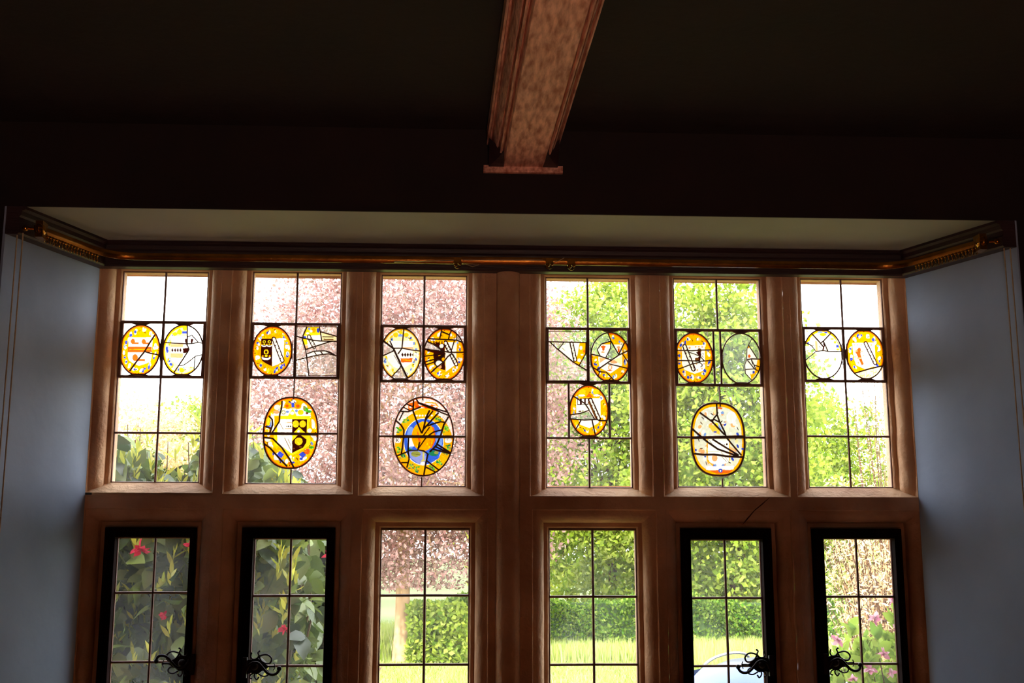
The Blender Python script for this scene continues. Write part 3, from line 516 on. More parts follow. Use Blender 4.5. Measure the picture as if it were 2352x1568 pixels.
# ------------------------------------------------------------------ window lights
ORD = ['leftmost', 'second from the left', 'third from the left', 'fourth from the left', 'fifth from the left', 'rightmost']
UPV = ['amber roundel and half-clear roundel over green camellia shoots', 'amber black-and-white shield roundel and large yellow cup roundel', 'large blue and orange fruit medallion below two cracked roundels',
       'small roundel set alone under a broken shard and a cracked roundel', 'tall pale cracked roundel under an amber one and a mostly clear one', 'half-clear roundel and amber lion roundel near the right reveal']
LOV = ['iron casement at the far left in front of the camellia, latch on its right', 'iron casement in front of the camellia, latch on its left', 'fixed leaded light showing the pale tree trunk',
       'fixed leaded light showing the hedge right of the central shaft', 'iron casement showing the car roof, latch on its right', 'iron casement before the pink-flowered branch, latch on its left']
PX = lambda x, y: un(x, y, 0)
def lerp(a, b, t): return a+(b-a)*t
WIN = []
for i in range(6):
    xl, xr = GX[i]; zt, zb = ZT[i], ZB[i]; r1, r2, r3 = ROWS[i]
    w = empty('window_%d' % (i+1), ((xl+xr)/2, 0, zb), label='upper leaded light, %s, with %s' % (ORD[i], UPV[i]), cat='window', kind='structure'); WIN.append(w)
    g = MB()
    xm = (xl+xr)/2
    ov = i in (0, 1, 2, 3, 4, 5)
    T, TH, TK = .0045, .0085, .012
    g.quad((xl-.008, .002, zb-.008), (xr+.008, .002, zb-.008), (xr+.008, .002, zt+.008), (xl-.008, .002, zt+.008))
    g.build('glass_pane', M['pane'], w)
    m = MB()
    R = lambda x0, z0, x1, z1, ww: m.ribbon([(x0, z0), (lerp(x0, x1, .5)+random.uniform(-.0006, .0006), lerp(z0, z1, .5)+random.uniform(-.0006, .0006)), (x1, z1)], ww, 0, .005)
    random.seed(i)
    R(xl-.004, zt, xr+.004, zt, TH); R(xl-.004, zb, xr+.004, zb, TH); R(xl, zb, xl, zt, TH); R(xr, zb, xr, zt, TH)
    R(xl-.006, r1, xr+.006, r1, TK); R(xl-.006, r2, xr+.006, r2, TK); R(xl-.006, r3, xr+.006, r3, TH)
    R(xm, zt, xm, r1, TH)
    R(xl+.006, r2, xl+.006, r1, TK*1.05); R(xr-.006, r2, xr-.006, r1, TK*1.05)
    if i == 4:
        for px_ in (1640, 1655.5):
            p = PX(px_, 822); R(p.x, r2, p.x, r1, .009)
    else: R(xm, r2, xm, r1, .012)
    if i in (1, 2, 4):
        yt, yb = {1: (912, 1075), 2: (912, 1092), 4: (923, 1092)}[i]
        R(xm, PX(0, yt).z, xm, r2, T*1.3); R(xm, zb, xm, PX(0, yb).z, T*1.5)
    elif i == 3:
        for px_ in (1306.5, 1400):
            p = PX(px_, 940); R(p.x, r3, p.x, r2, .009)
        R(xm, zb, xm, r3, TH)
    else: R(xm, zb, xm, r2, TH)
    # lead fillets where the ovals touch the cames
    for (cx, cy, ax, ay) in {0: [(321, 804, 46, 57.5), (421, 804, 46, 57.5)], 1: [(625, 806, 45.5, 57)], 2: [(920.5, 813, 45.5, 59), (1020.5, 813.5, 46, 59)], 3: [(1402, 820, 45, 57), (1352, 944, 44.5, 59)],
                             4: [(1594, 822, 43.5, 57.5), (1702, 823, 44, 57.5)], 5: [(1890.5, 813, 43.5, 56), (1987.5, 814, 43, 55.5)]}[i]:
        c = PX(cx, cy); a = ax*.00162; b = ay*.00162
        zr = (r2, r1) if cy < 900 else (r3, r2)
        for s, zz in ((1, zr[1]), (-1, zr[0])):
            m.ribbon([(c.x-a*.5, zz-s*.004), (c.x-a*.25, zz-s*.008), (c.x+a*.25, zz-s*.008), (c.x+a*.5, zz-s*.004)], [.002, .008, .008, .002], -.001, .004)
        for s in (-1, 1):
            m.ribbon([(c.x+s*(a+.003), c.z-b*.45), (c.x+s*(a+.001), c.z-b*.2), (c.x+s*(a+.001), c.z+b*.2), (c.x+s*(a+.003), c.z+b*.45)], [.002, .005, .005, .002], -.001, .004)
    m.build('lead_cames', M['lead'], w)
build_roundels(WIN)

FAST = dict(
  handle=[(1500, 440), (1530, 370), (1600, 330), (1670, 340), (1730, 400), (1790, 465), (1850, 495), (1915, 490), (1955, 450), (1960, 415)],
  scrolls=[([(1600, 290), (1560, 285), (1540, 245), (1550, 205)], 22), ([(1610, 300), (1655, 245), (1640, 200), (1660, 180)], 24), ([(1665, 245), (1740, 225), (1800, 240), (1838, 290), (1815, 345), (1760, 350), (1700, 320), (1665, 270)], 26),
           ([(1640, 470), (1690, 450), (1760, 440), (1800, 470), (1790, 515), (1730, 530), (1665, 500)], 22), ([(1600, 480), (1550, 505), (1535, 545), (1560, 560)], 20), ([(1610, 480), (1600, 530), (1635, 575), (1660, 545)], 22),
           ([(1780, 395), (1830, 390), (1875, 392)], 26), ([(1872, 345), (1890, 392), (1872, 440)], 14)],
  plate=[(1490, 300), (1560, 290), (1640, 270), (1700, 330), (1790, 380), (1790, 410), (1700, 460), (1640, 500), (1560, 480), (1490, 500)])
def fastener(par, pv, sx, flip):
    k = .000245; y0 = -.052
    P = lambda p, fl=False: (pv.x+sx*(p[0]-1600)*k, pv.z-(p[1]-385)*k*(-1 if fl else 1))
    mb = MB()
    pts = [P(p) for p in FAST['plate']]; n = len(pts)
    mb.v += [(p[0], y0+.002, p[1]) for p in pts] + [(p[0], y0+.008, p[1]) for p in pts]
    mb.f += [tuple(range(n)), tuple(range(2*n-1, n-1, -1))]+[(i, (i+1) % n, n+(i+1) % n, n+i) for i in range(n)]
    for s, w in FAST['scrolls']:
        q = smooth_path([P(p) for p in s]); mb.ribbon(q, w*k, y0+.004, .004)
        e = P(s[0]); e2 = P(s[-1]); mb.ball((e2[0], y0+.003, e2[1]), w*k*.62, 8, 6)
    f = mb.build('window_fastener', M['iron'], par, smooth=True)
    f['label'] = 'black scrolled iron latch plate'
    mb = MB(); q = smooth_path([P(p, flip) for p in FAST['handle']])
    mb.tube([(a, y0-.012-.012*math.sin(PI*i/len(q)), b) for i, (a, b) in enumerate(q)], .0048, 8)
    e = q[-1]; mb.ball((e[0], y0-.014, e[1]), .0085, 10, 8); e = P((1600, 385)); mb.ball((e[0], y0-.008, e[1]), .014, 12, 8, (1, .9, 1))
    mb.build('handle', M['iron'], f, smooth=True)
    mb = MB(); a = P((1430, 260)); b = P((1492, 550)); mb.box(min(a[0], b[0]), max(a[0], b[0]), -.062, -.046, min(a[1], b[1]), max(a[1], b[1]))
    mb.build('keeper', M['iron'], f)
def smooth_path(pts, n=5):
    out = []; m = len(pts)
    for i in range(m-1):
        p0, p1, p2, p3 = pts[max(i-1, 0)], pts[i], pts[i+1], pts[min(i+2, m-1)]
        for k in range(n):
            t = k/n; t2 = t*t; t3 = t2*t
            out.append(tuple(.5*(2*p1[c]+(p2[c]-p0[c])*t+(2*p0[c]-5*p1[c]+4*p2[c]-p3[c])*t2+(3*p1[c]-p0[c]-3*p2[c]+p3[c])*t3) for c in range(len(p1))))
    out.append(tuple(pts[-1])); return out
CG = {0: (-1.2101, -.9403, 1.693), 1: (-.7194, -.4567, 1.690), 4: (.8693, 1.1358, 1.688), 5: (1.3634, 1.6292, 1.693)}
PIV = {0: (419.6, 1522, -1, True), 1: (585, 1529, 1, False), 4: (1748.7, 1525, -1, False), 5: (1917, 1521, 1, False)}
for i in range(6):
    xl, xr = LX[i]; r1, r2, r3 = LROWS[i]
    w = empty('window_%d' % (i+7), ((xl+xr)/2, 0, LZB), label='lower light, %s: %s' % (ORD[i], LOV[i]), cat='window', kind='structure')
    if i in CG:
        gl, gr, gt = CG[i]; gb = LZB+.035
        mb = MB()
        for (x0, x1, z0, z1) in ((xl, gl, LZB, LZT), (gr, xr, LZB, LZT), (gl, gr, gt, LZT), (gl, gr, LZB, gb)):
            mb.box(x0, x1, -.035, .012, z0, z1)
        e = .008                              # raised outer rim and inner bead
        for (x0, x1, z0, z1) in ((xl+.002, xl+.016, LZB, LZT-.002), (xr-.016, xr-.002, LZB, LZT-.002), (xl+.016, xr-.016, LZT-.016, LZT-.002), (xl+.016, xr-.016, LZB, LZB+.014)):
            mb.box(x0, x1, -.046, -.034, z0, z1)
        for (x0, x1, z0, z1) in ((gl-.006, gl, gb, gt), (gr, gr+.006, gb, gt), (gl-.006, gr+.006, gt, gt+.006)):
            mb.box(x0, x1, -.041, -.034, z0, z1)
        mb.build('casement_frame', M['frame_iron'], w)
        pv = un(PIV[i][0], PIV[i][1], -.05); fastener(w, pv, PIV[i][2], PIV[i][3])
        mat = M['pane2']
    else: gl, gr, gt, gb = xl, xr, LZT-.004, LZB; mat = M['pane']
    MB().quad((gl-.004, .002, gb-.004), (gr+.004, .002, gb-.004), (gr+.004, .002, gt+.004), (gl-.004, .002, gt+.004)).build('glass_pane', mat, w)
    m = MB(); xm = (gl+gr)/2; T = .0095
    for z in (r1, r2, r3): m.ribbon([(gl-.004, z), (xm, z+.0006), (gr+.004, z)], T, 0, .006)
    m.ribbon([(xm, gb), (xm+.0008, r2), (xm, gt)], T, 0, .006)
    for (a, b) in (((gl, gb), (gl, gt)), ((gr, gb), (gr, gt)), ((gl, gt), (gr, gt))): m.ribbon([a, b], .009, 0, .006)
    m.build('lead_cames', M['lead'], w)

# ------------------------------------------------------------------ room shell
def struct(mb, name, mat, label, cat, smooth=False):
    o = mb.build(name, M[mat], smooth=smooth); return tag(o, label, cat, kind='structure')
XW = (-2.9, 3.3); YB = -8.4
EXT = .10
mb = MB()
mb.prism([(XW[0]-.2, YR), (XC[0]-.006, YR), (XJ[0]-.030, YF), (XJ[0]-.03, EXT), (XW[0]-.2, EXT)], -.9, ZS)
mb.prism([(XW[1]+.2, YR), (XW[1]+.2, EXT), (XJ[1]+.03, EXT), (XJ[1]+.030, YF), (XC[1]+.006, YR)], -.9, ZS)
mb.box(XW[0]-.2, XW[1]+.2, YR, EXT, ZS+.02, 5.6)
mb.box(XJ[0]-.04, XJ[1]+.04, YF+.01, EXT, -.9, LZB-.15)
mb.box(XC[0]-.03, XC[1]+.03, YR, YR+.006, ZS, ZS+.02)
struct(mb, 'wall_front', 'dark_plaster', 'dark room wall around and above the window recess', 'wall')
def reveal(s, name, label):
    xj, xc = XJ[s], XC[s]; sg = -1 if s == 0 else 1; mb = MB(); n0 = 0; NZ, NYY = 46, 14
    for k in range(NZ+1):
        z = ZS*k/NZ
        for i in range(NYY+1):
            t = i/NYY; p = Vector((xj+(xc-xj)*t, YF+(YR-YF)*t, z)); q = noise.noise(p*2.3)*.006+noise.noise(p*7)*.0015
            mb.v.append((p.x+q*(0 if i in (0,) else 1), p.y, p.z))
        mb.v.append((xc+sg*.006, YR+.001, z)); mb.v.append((xj+sg*.03, YF, z))
    K = NYY+3
    for k in range(NZ):
        for i in range(K-1):
            a = k*K+i; mb.f.append((a, a+1, a+1+K, a+K))
    mb.f.append(tuple(NZ*K+i for i in range(K)))
    struct(mb, name, 'plaster', label, 'reveal', True)
reveal(0, 'wall_left_reveal', 'blue-grey plaster reveal left of the window'); reveal(1, 'wall_right_reveal', 'blue-grey plaster reveal right of the window')
struct(MB().prism([(XJ[0]-.03, YF+.015), (XC[0]-.01, YR+.007), (XC[1]+.01, YR+.007), (XJ[1]+.03, YF+.015)], ZS, ZS+.02), 'ceiling_recess', 'soffit', 'pale grey soffit of the window recess above the cornice', 'soffit')
struct(MB().box(XW[0], XW[1], YB, YR, CEIL, CEIL+.15), 'ceiling', 'dark_plaster', 'dark ceiling either side of the oak beam', 'ceiling')
struct(MB().box(XW[0], XW[1], YB, YR+.5, -.12, 0), 'floor', 'floor', 'warm wooden floor of the room', 'floor')
struct(MB().box(XW[0]-.2, XW[0], YB, YR, -.12, CEIL+.15), 'wall_left', 'dark_plaster', 'dark left wall of the room', 'wall')
struct(MB().box(XW[1], XW[1]+.2, YB, YR, -.12, CEIL+.15), 'wall_right', 'dark_plaster', 'dark right wall of the room', 'wall')
struct(MB().box(XW[0]-.2, XW[1]+.2, YB-.2, YB, -.12, CEIL+.15), 'wall_back', 'dark_plaster', 'dark wall behind the camera', 'wall')

# cornice on three sides of the recess: a moulded board swept along the plan
def offs(d, y_in=0.0):
    """plan line of the recess walls moved inward by d"""
    out = []
    for s in (0, 1):
        sg = 1 if s == 0 else -1
        a = Vector((XC[s], YR)); b = Vector((XJ[s], YF)); t = (b-a).normalized(); n = Vector((sg*abs(t.y), -sg*t.x*sg if False else 0))
        n = Vector((t.y, -t.x)) if s == 0 else Vector((-t.y, t.x))
        if (n.x > 0) != (sg > 0): n = -n
        a2 = a+n*d; yy = YF-d; k = (yy-a2.y)/t.y; c = a2+t*k
        a3 = a2+t*((YR-a2.y)/t.y)
        out.append((a3, c))
    return out
def swept(mb, prof):
    """prof: list of (offset, z)"""
    n = len(prof); n0 = len(mb.v)
    for (d, z) in prof:
        (a, c), (b, e) = offs(d)
        for p in (a, c, e, b): mb.v.append((p.x, p.y, z))
    for i in range(n-1):
        for k in range(3):
            q = n0+i*4+k; mb.f.append((q, q+4, q+5, q+1))
    mb.f.append(tuple(n0+i*4 for i in range(n))); mb.f.append(tuple(n0+i*4+3 for i in range(n-1, -1, -1)))
    return mb
struct(swept(MB(), [(.001, ZS), (.058, ZS), (.060, ZS-.010), (.048, ZS-.016), (.046, ZS-.030), (.040, ZS-.036), (.040, ZS-.052), (.044, ZS-.056), (.044, ZC+.006), (.040, ZC), (.001, ZC)]), 'trim_12', 'dark_wood',
       'dark moulded cornice board round three sides of the window recess', 'cornice')

# ------------------------------------------------------------------ ceiling beam
BX, BZ = .226, 2.925
bd = Vector((.0200, -1)).normalized(); bn = Vector((-bd.y, bd.x))   # runs toward the room
half_old = [(.122, CEIL+.01), (.122, BZ+.088), (.119, BZ+.082), (.108, BZ+.080), (.108, BZ+.074), (.104, BZ+.058), (.094, BZ+.044), (.083, BZ+.034), (.083, BZ+.026), (.078, BZ+.024), (.074, BZ+.018), (.072, BZ+.008), (.066, BZ+.002), (.062, BZ)]
half = [(.124, CEIL+.01), (.124, BZ+.082), (.118, BZ+.078), (.113, BZ+.100), (.108, BZ+.098), (.106, BZ+.070), (.103, BZ+.054), (.098, BZ+.040), (.092, BZ+.030), (.090, BZ+.050), (.086, BZ+.050), (.085, BZ+.016), (.080, BZ+.012), (.077, BZ+.016), (.076, BZ+.040), (.072, BZ+.040), (.069, BZ+.004), (.066, BZ)]
pr = [(-a, z) for a, z in half] + [(a, z) for a, z in reversed(half)]
mb = MB(); NB = 60; n = len(pr)
for k in range(NB+1):
    c = Vector((BX, YR))+bd*(7.7*k/NB)
    for (a, z) in pr: mb.v.append(jit((c.x+bn.x*a, c.y+bn.y*a, z), .0004))
for k in range(NB):
    for i in range(n-1):
        a = k*n+i; mb.f.append((a, a+1, a+1+n, a+n))
beam = mb.build('beam_body', M['oak'], smooth=True)
be = empty('ceiling_beam', (BX, YR, BZ), label='pale oak moulded ceiling beam running from the window wall to the top edge', cat='beam')
beam.parent = be; beam.matrix_parent_inverse = be.matrix_world.inverted()
MB().box(BX-.135, BX+.135, YR-.016, YR, BZ-.020, BZ+.004).build('end_bearing', M['oak'], be)
mb = MB()
for s in (-1, 1):
    n0 = len(mb.v); x0 = BX+s*.066; x1 = BX+s*.118
    mb.v += [(x0, YR-.012, BZ-.002), (x1, YR-.012, BZ-.002), (x1, YR-.012, BZ+.09), (x0+s*.004, YR-.13, BZ+.012), (x1, YR-.10, BZ+.07)]
    mb.f += [(n0, n0+1, n0+3), (n0+1, n0+4, n0+3), (n0+1, n0+2, n0+4)]
mb.build('chamfer_stop', M['dark_wood'], be)

# ------------------------------------------------------------------ curtain rail
def railpath(d, z, rad):
    (a, c), (b, e) = offs(d)
    def fil(p, q, r_):
        t1 = (p-q).normalized(); t2 = (r_-q).normalized(); ang = t1.angle(t2); L_ = rad/math.tan(ang/2)
        P0 = q+t1*L_; P2 = q+t2*L_
        return [P0*(1-t)**2+q*2*t*(1-t)*1.0+P2*t*t for t in [k/10 for k in range(11)]]
    return [a]+fil(a, c, e)+fil(c, e, b)+[b], (a, c, e, b)
rail = empty('curtain_rail', (.2, YF-.1, ZC), label='brass curtain rail curving round three sides of the window recess under the cornice', cat='curtain rail')
def band(mb, path, w, h, z):
    prof = [(-w, h), (w, h), (w*1.15, h*.3), (w*.9, -h*.5), (w*.4, -h), (-w*.4, -h), (-w*.9, -h*.5), (-w*1.15, h*.3)]; n0 = len(mb.v); m = len(path)
    for i, p in enumerate(path):
        t = (path[min(i+1, m-1)]-path[max(i-1, 0)]).normalized(); nn = Vector((-t.y, t.x))
        for a, b in prof: q = p+nn*a; mb.v.append((q.x, q.y, z+b))
    k = len(prof)
    for i in range(m-1):
        for c in range(k): mb.f.append((n0+i*k+c, n0+i*k+(c+1) % k, n0+(i+1)*k+(c+1) % k, n0+(i+1)*k+c))
    mb.f.append(tuple(range(n0+k-1, n0-1, -1))); mb.f.append(tuple(n0+(m-1)*k+c for c in range(k)))
path, (ra, rc_, re_, rb) = railpath(.088, 0, .16)
ZR = un(1150, 600, YF-.088).z
mid = [i for i, p in enumerate(path) if p.x < .2]
left = path[:mid[-1]+1]+[Vector((.26, YF-.088))]; right = [Vector((.02, YF-.100))]+[Vector((p.x, p.y-(.0 if p.y < -.3 else .0))) for p in path[mid[-1]+1:]]
left[0] = left[0]+Vector((.0, .02)); right[-1] = right[-1]+Vector((0, .02))
mb = MB(); band(mb, left, .008, .0125, ZR); mb.build('left_track', M['bronze'], rail, smooth=True)
mb = MB(); band(mb, right, .008, .0125, ZR-.001); mb.build('right_track', M['bronze'], rail, smooth=True)
def seg(x0, x1, z, y=YF-.102):
    a = un(x0, z, y); b = un(x1, z, y); return a, b
a, b = seg(905, 1045, 600); a2, _ = seg(905, 1045, 600)
mb = MB(); a = un(905, 601, YF-.104); b = un(1043, 598, YF-.104); mb.tube([a, b], .0022, 6); a = un(1062, 597, YF-.112); b = un(1247, 597, YF-.112); mb.tube([a, b], .002, 6)
mb.build('draw_rod', M['steel'], rail)
def carrier(px_, py_, nm):
    c = un(px_, py_, YF-.108); mb = MB()
    mb.box(c.x-.014, c.x+.014, c.y-.006, c.y+.012, c.z-.004, c.z+.018)
    mb.ball((c.x-.006, c.y-.004, c.z-.008), .008, 8, 6); mb.ball((c.x+.009, c.y-.004, c.z-.004), .007, 8, 6)
    mb.tube([(c.x-.012+.024*k/8, c.y-.004, c.z-.014-.008*math.sin(PI*k/8)) for k in range(9)], .0022, 6)
    mb.build(nm, M['brass'], rail, smooth=True)
carrier(1051, 603, 'carrier'); carrier(1312, 607, 'carrier'); carrier(1262, 604, 'carrier')
mb = MB(); mb.tube([un(1062, 604, YF-.11), un(1085, 612, YF-.112), un(1100, 608, YF-.11)], .0012, 5); mb.build('pull_cord', M['cord'], rail); mb = MB(); mb.tube([un(1262, 606, YF-.11), un(1285, 598, YF-.112), un(1296, 592, YF-.11)], .0014, 5); mb.build('pull_cord', M['cord'], rail)
gb = MB(); gb.tube([(0, 0, .010), (0, 0, -.004)], .0028, 6)
gb.tube([(0, .0055*math.cos(2*PI*k/10), -.010+.0065*math.sin(2*PI*k/10)) for k in range(11)], .0013, 5)
gb.ball((0, 0, .006), .0055, 8, 6)
g0 = gb.build('glider', M['brass'], rail, smooth=True)
first = True
for s in (0, 1):
    A, B_ = (ra, rc_) if s == 0 else (rb, re_)
    t = (B_-A).normalized(); nn = Vector((t.y, -t.x)) if s == 0 else Vector((-t.y, t.x))
    for k in range(19):
        p = A+t*(.055+.0155*k); o = g0 if first else g0.copy()
        if not first: COL.objects.link(o)
        first = False; o.parent = rail; o.matrix_parent_inverse = rail.matrix_world.inverted()
        o.location = (p.x, p.y, ZR-.022); o.rotation_euler = (0, 0, random.Random(k+s*50).uniform(-.5, .5))
    # end bracket, knob and the two hanging pull cords
    mb = MB(); p = A+t*.035; sg = -1 if s == 0 else 1
    mb.ball((p.x, p.y, ZR), .022, 12, 8, (.8, 1.3, 1.15)); mb.box(p.x-.012, p.x+.012, p.y-.02, p.y+.03, ZR-.03, ZR+.026)
    mb.build('end_bracket', M['brass'], rail, smooth=True)
    mb = MB(); k0 = A+t*.004; mb.ball((k0.x+sg*.026, k0.y-.012, ZR-.008), .011, 12, 8, (1, 1, .9)); mb.tube([(k0.x, k0.y-.006, ZR-.008), (k0.x+sg*.026, k0.y-.012, ZR-.008)], .0045, 8)
    mb.build('end_knob', M['brass'], rail, smooth=True)
    for (qx, qy) in (((41, 520), (53, 535)) if s == 0 else ((2304, 545), (2318, 542))):
        q = un(qx, qy, YR+.015); MB().tube([(q.x, q.y, q.z), (q.x+.001*sg, q.y, 1.7), (q.x, q.y+.002, .7)], .0024, 6).build('pull_cord', M['cord'], rail)

# ------------------------------------------------------------------ added warm fill lamp, unseen behind the camera, brightens beam and room
lamp = empty('fill_lamp', (.30, -5.3, 0), label='added fill lamp shaped as a brass standard lamp with shade, unseen behind the viewpoint', cat='lamp')
MB().tube([(.30, -5.3, 0), (.30, -5.3, .02), (.30, -5.3, .03)], [.16, .16, .05], 24).build('base', M['brass'], lamp, smooth=True)
MB().tube([(.30, -5.3, .03), (.30, -5.3, 1.30)], .012, 12).build('pole', M['brass'], lamp, smooth=True)
mb = MB(); mb.tube([(.30, -5.3, 1.2), (.30, -5.3, 1.5)], [.24, .15], 28, cap=False); mb.build('fill_shade', M['cord'], lamp, smooth=True)
pl = bpy.data.lights.new('fill_bulb', 'POINT'); po = bpy.data.objects.new('fill_bulb', pl); COL.objects.link(po); po.location = (.30, -5.3, 1.455)
pl.energy = 100; pl.color = (1.0, .64, .50); pl.shadow_soft_size = .05

# ------------------------------------------------------------------ garden
GZ = -.9
rng = np.random.default_rng(7)
def rotmats(n, up_bias=0.0, rng=rng):
    """random frames: columns = leaf length axis, width axis, normal"""
    d = rng.normal(size=(n, 3)); d /= np.linalg.norm(d, axis=1)[:, None]
    nr = rng.normal(size=(n, 3)); nr[:, 2] += up_bias*2.2; nr[:, 1] -= up_bias*.8
    w = np.cross(nr, d); w /= np.linalg.norm(w, axis=1)[:, None]+1e-9; nn = np.cross(d, w)
    return d, w, nn
DIAM = np.array([(0, 0, 0), (.45, .32, .05), (1, 0, -.03), (.5, -.32, .05)]); DIAMF = np.array([(0, 1, 2, 3)])
OVAL = np.array([(0, 0, 0), (.16, .20, .05), (.42, .30, .07), (.72, .21, .03), (1, 0, -.10), (.72, -.21, .03), (.42, -.30, .07), (.16, -.20, .05), (.42, 0, 0), (.72, 0, -.03)])
OVALF = np.array([(0, 1, 8, 7), (1, 2, 8, 8), (8, 2, 3, 9), (9, 3, 4, 4), (7, 8, 6, 6), (8, 9, 5, 6), (9, 4, 5, 5)])
LANC = np.array([(0, 0, 0), (.3, .12, .03), (.65, .11, .04), (1, 0, 0), (.65, -.11, .04), (.3, -.12, .03)]); LANCF = np.array([(0, 1, 2, 5), (5, 2, 4, 4), (2, 3, 4, 4)])
def leaves(name, mat, C_, size, parent=None, tpl=DIAM, tf=DIAMF, up_bias=.4, frames=None, var=.35, faces_split=True):
    n = len(C_); d, w, nn = frames if frames is not None else rotmats(n, up_bias)
    s = size*(1+rng.uniform(-var, var, n))
    V_ = C_[:, None, :]+s[:, None, None]*(tpl[None, :, 0:1]*d[:, None, :]+tpl[None, :, 1:2]*w[:, None, :]+tpl[None, :, 2:3]*nn[:, None, :])
    k = len(tpl); V_ = V_.reshape(-1, 3); off = (np.arange(n)*k)[:, None, None]
    tris = [f[:3] if f[2] == f[3] else None for f in tf]
    allf = []
    for f in tf:
        if f[2] == f[3]: allf.append((f[0], f[1], f[2]))
        else: allf += [(f[0], f[1], f[2]), (f[0], f[2], f[3])]
    A = np.array(allf); FF = (A[None]+off).reshape(-1, 3)
    me = npmesh(name, V_, FF, 3); me.materials.append(mat)
    o = bpy.data.objects.new(name, me); COL.objects.link(o)
    if parent: o.parent = parent; o.matrix_parent_inverse = parent.matrix_world.inverted()
    return o
def clusters(c, rad, n, sp, per, shell=.55, rng=rng, flat=1.0, pw=2.0):
    d = rng.normal(size=(n, 3)); d /= np.linalg.norm(d, axis=1)[:, None]
    if pw > 2: d /= (np.abs(d)**pw).sum(1)[:, None]**(1/pw)
    r = (shell+(1-shell)*rng.random(n)**.6)[:, None]
    cc = np.array(c)+d*r*np.array(rad)
    p = cc[:, None, :]+rng.normal(size=(n, per, 3))*np.array([sp, sp, sp*flat])
    return cc, p.reshape(-1, 3)
def tree(name, label, cat, base, c, rad, trunk_r, leafm, barkm, ncl, per, sp, ls, seed, group=None, nbr=40, flat=.7, shell=.5, clip=None, trunk_wob=.1):
    global rng
    rng = np.random.default_rng(seed); rn = random.Random(seed)
    e = empty(name, tuple(base), label=label, cat=cat, group=group)
    cc, P = clusters(c, rad, ncl, sp, per, shell, rng, flat)
    if clip is not None: P = P[P[:, 2] > clip]
    leaves('foliage', leafm, P, ls, e)
    mb = MB(); b = Vector(base); top = Vector(c)+Vector((0, 0, rad[2]*.5)); st = b.lerp(top, .30)
    pts = [b+(top-b)*t+Vector((math.sin(t*5+seed)*trunk_wob, math.cos(t*4)*trunk_wob, 0))*t for t in [k/10 for k in range(11)]]
    rr = [trunk_r*(1.25 if k == 0 else 1)*(1-.085*k) for k in range(11)]
    mb.tube(pts, rr, 14, cap=False); mb.build('trunk', barkm, e, smooth=True)
    mb = MB()
    for k in range(nbr):
        q = Vector(cc[rn.randrange(len(cc))]); t = rn.uniform(.3, .95); o_ = b.lerp(top, t); m_ = o_.lerp(q, .5)+Vector((rn.uniform(-.3, .3), rn.uniform(-.3, .3), rn.uniform(.0, .5)))
        r0 = trunk_r*.32*(1-t*.6); mb.tube([o_, o_.lerp(m_, .5)+Vector((0, 0, .05)), m_, m_.lerp(q, .6), q], [r0, r0*.75, r0*.5, r0*.3, r0*.1], 6, cap=False)
        for s_ in range(2):
            q2 = q+Vector((rn.uniform(-.7, .7), rn.uniform(-.7, .7), rn.uniform(-.4, .4))); mb.tube([m_, q2], [r0*.3, r0*.06], 4, cap=False)
    mb.build('branches', barkm, e); return e
def at(px_, D): return un(px_, 800, D-DG).x
def zat(py_, D, px_=1200): return un(px_, py_, D-DG).z

M['copper'] = leafmat('copper_leaves', [(200, 140, 136), (236, 186, 178), (176, 128, 120), (244, 206, 196), (160, 130, 108)], .45)
M['green1'] = leafmat('fresh_green_leaves', [(150, 186, 52), (206, 226, 84), (120, 160, 48), (222, 234, 120), (178, 204, 60)], .45)
M['green2'] = leafmat('hedge_leaves', [(96, 150, 40), (158, 192, 70), (70, 120, 36), (190, 214, 96)], .35)
M['yellowg'] = leafmat('yellow_green_leaves', [(196, 208, 60), (220, 226, 96), (150, 176, 52)], .45)
M['pinkbr'] = leafmat('russet_sprays', [(240, 184, 136), (250, 214, 170), (216, 156, 110), (248, 226, 196), (214, 206, 130)], .5, k=.8)
M['camel'] = leafmat('camellia_leaves', [(66, 88, 40), (112, 132, 56), (40, 60, 30), (140, 156, 80), (88, 108, 44)], .3, gloss=.05, k=.8)
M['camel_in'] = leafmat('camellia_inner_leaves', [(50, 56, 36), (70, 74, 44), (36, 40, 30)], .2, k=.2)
M['shoot'] = leafmat('camellia_shoots', [(204, 206, 60), (226, 222, 90), (176, 188, 56)], .5, gloss=.03, k=.62)
M['rhodo'] = leafmat('bright_leaves', [(170, 206, 70), (204, 226, 100), (130, 170, 60)], .5)
M['red'] = leafmat('red_petals', [(220, 40, 70), (235, 70, 100)], .4, k=.6)
M['pink'] = leafmat('pink_petals', [(240, 170, 190), (226, 120, 160), (250, 214, 222)], .45)
M['bark'] = surf('pale_bark', (150, 118, 84), (186, 154, 116), 6, .9, .5, 25, stretch=(1, 1, .4), spec=.03)
M['twig'] = surf('brown_twigs', (74, 54, 42), (96, 72, 56), 6, .9, 0, spec=.03)
M['darktwig'] = surf('camellia_stems', (70, 56, 40), (100, 84, 58), 8, .9, 0)
M['ground'] = surf('lawn', (84, 96, 34), (112, 116, 50), 1.2, .95, .3, 12, spec=.03)
M['field'] = surf('pale_field', (74, 84, 52), (90, 96, 66), .12, .95, 0, spec=.03)
M['blade'] = leafmat('grass_blades', [(196, 216, 96), (232, 238, 150), (164, 196, 70), (240, 240, 180)], .5)

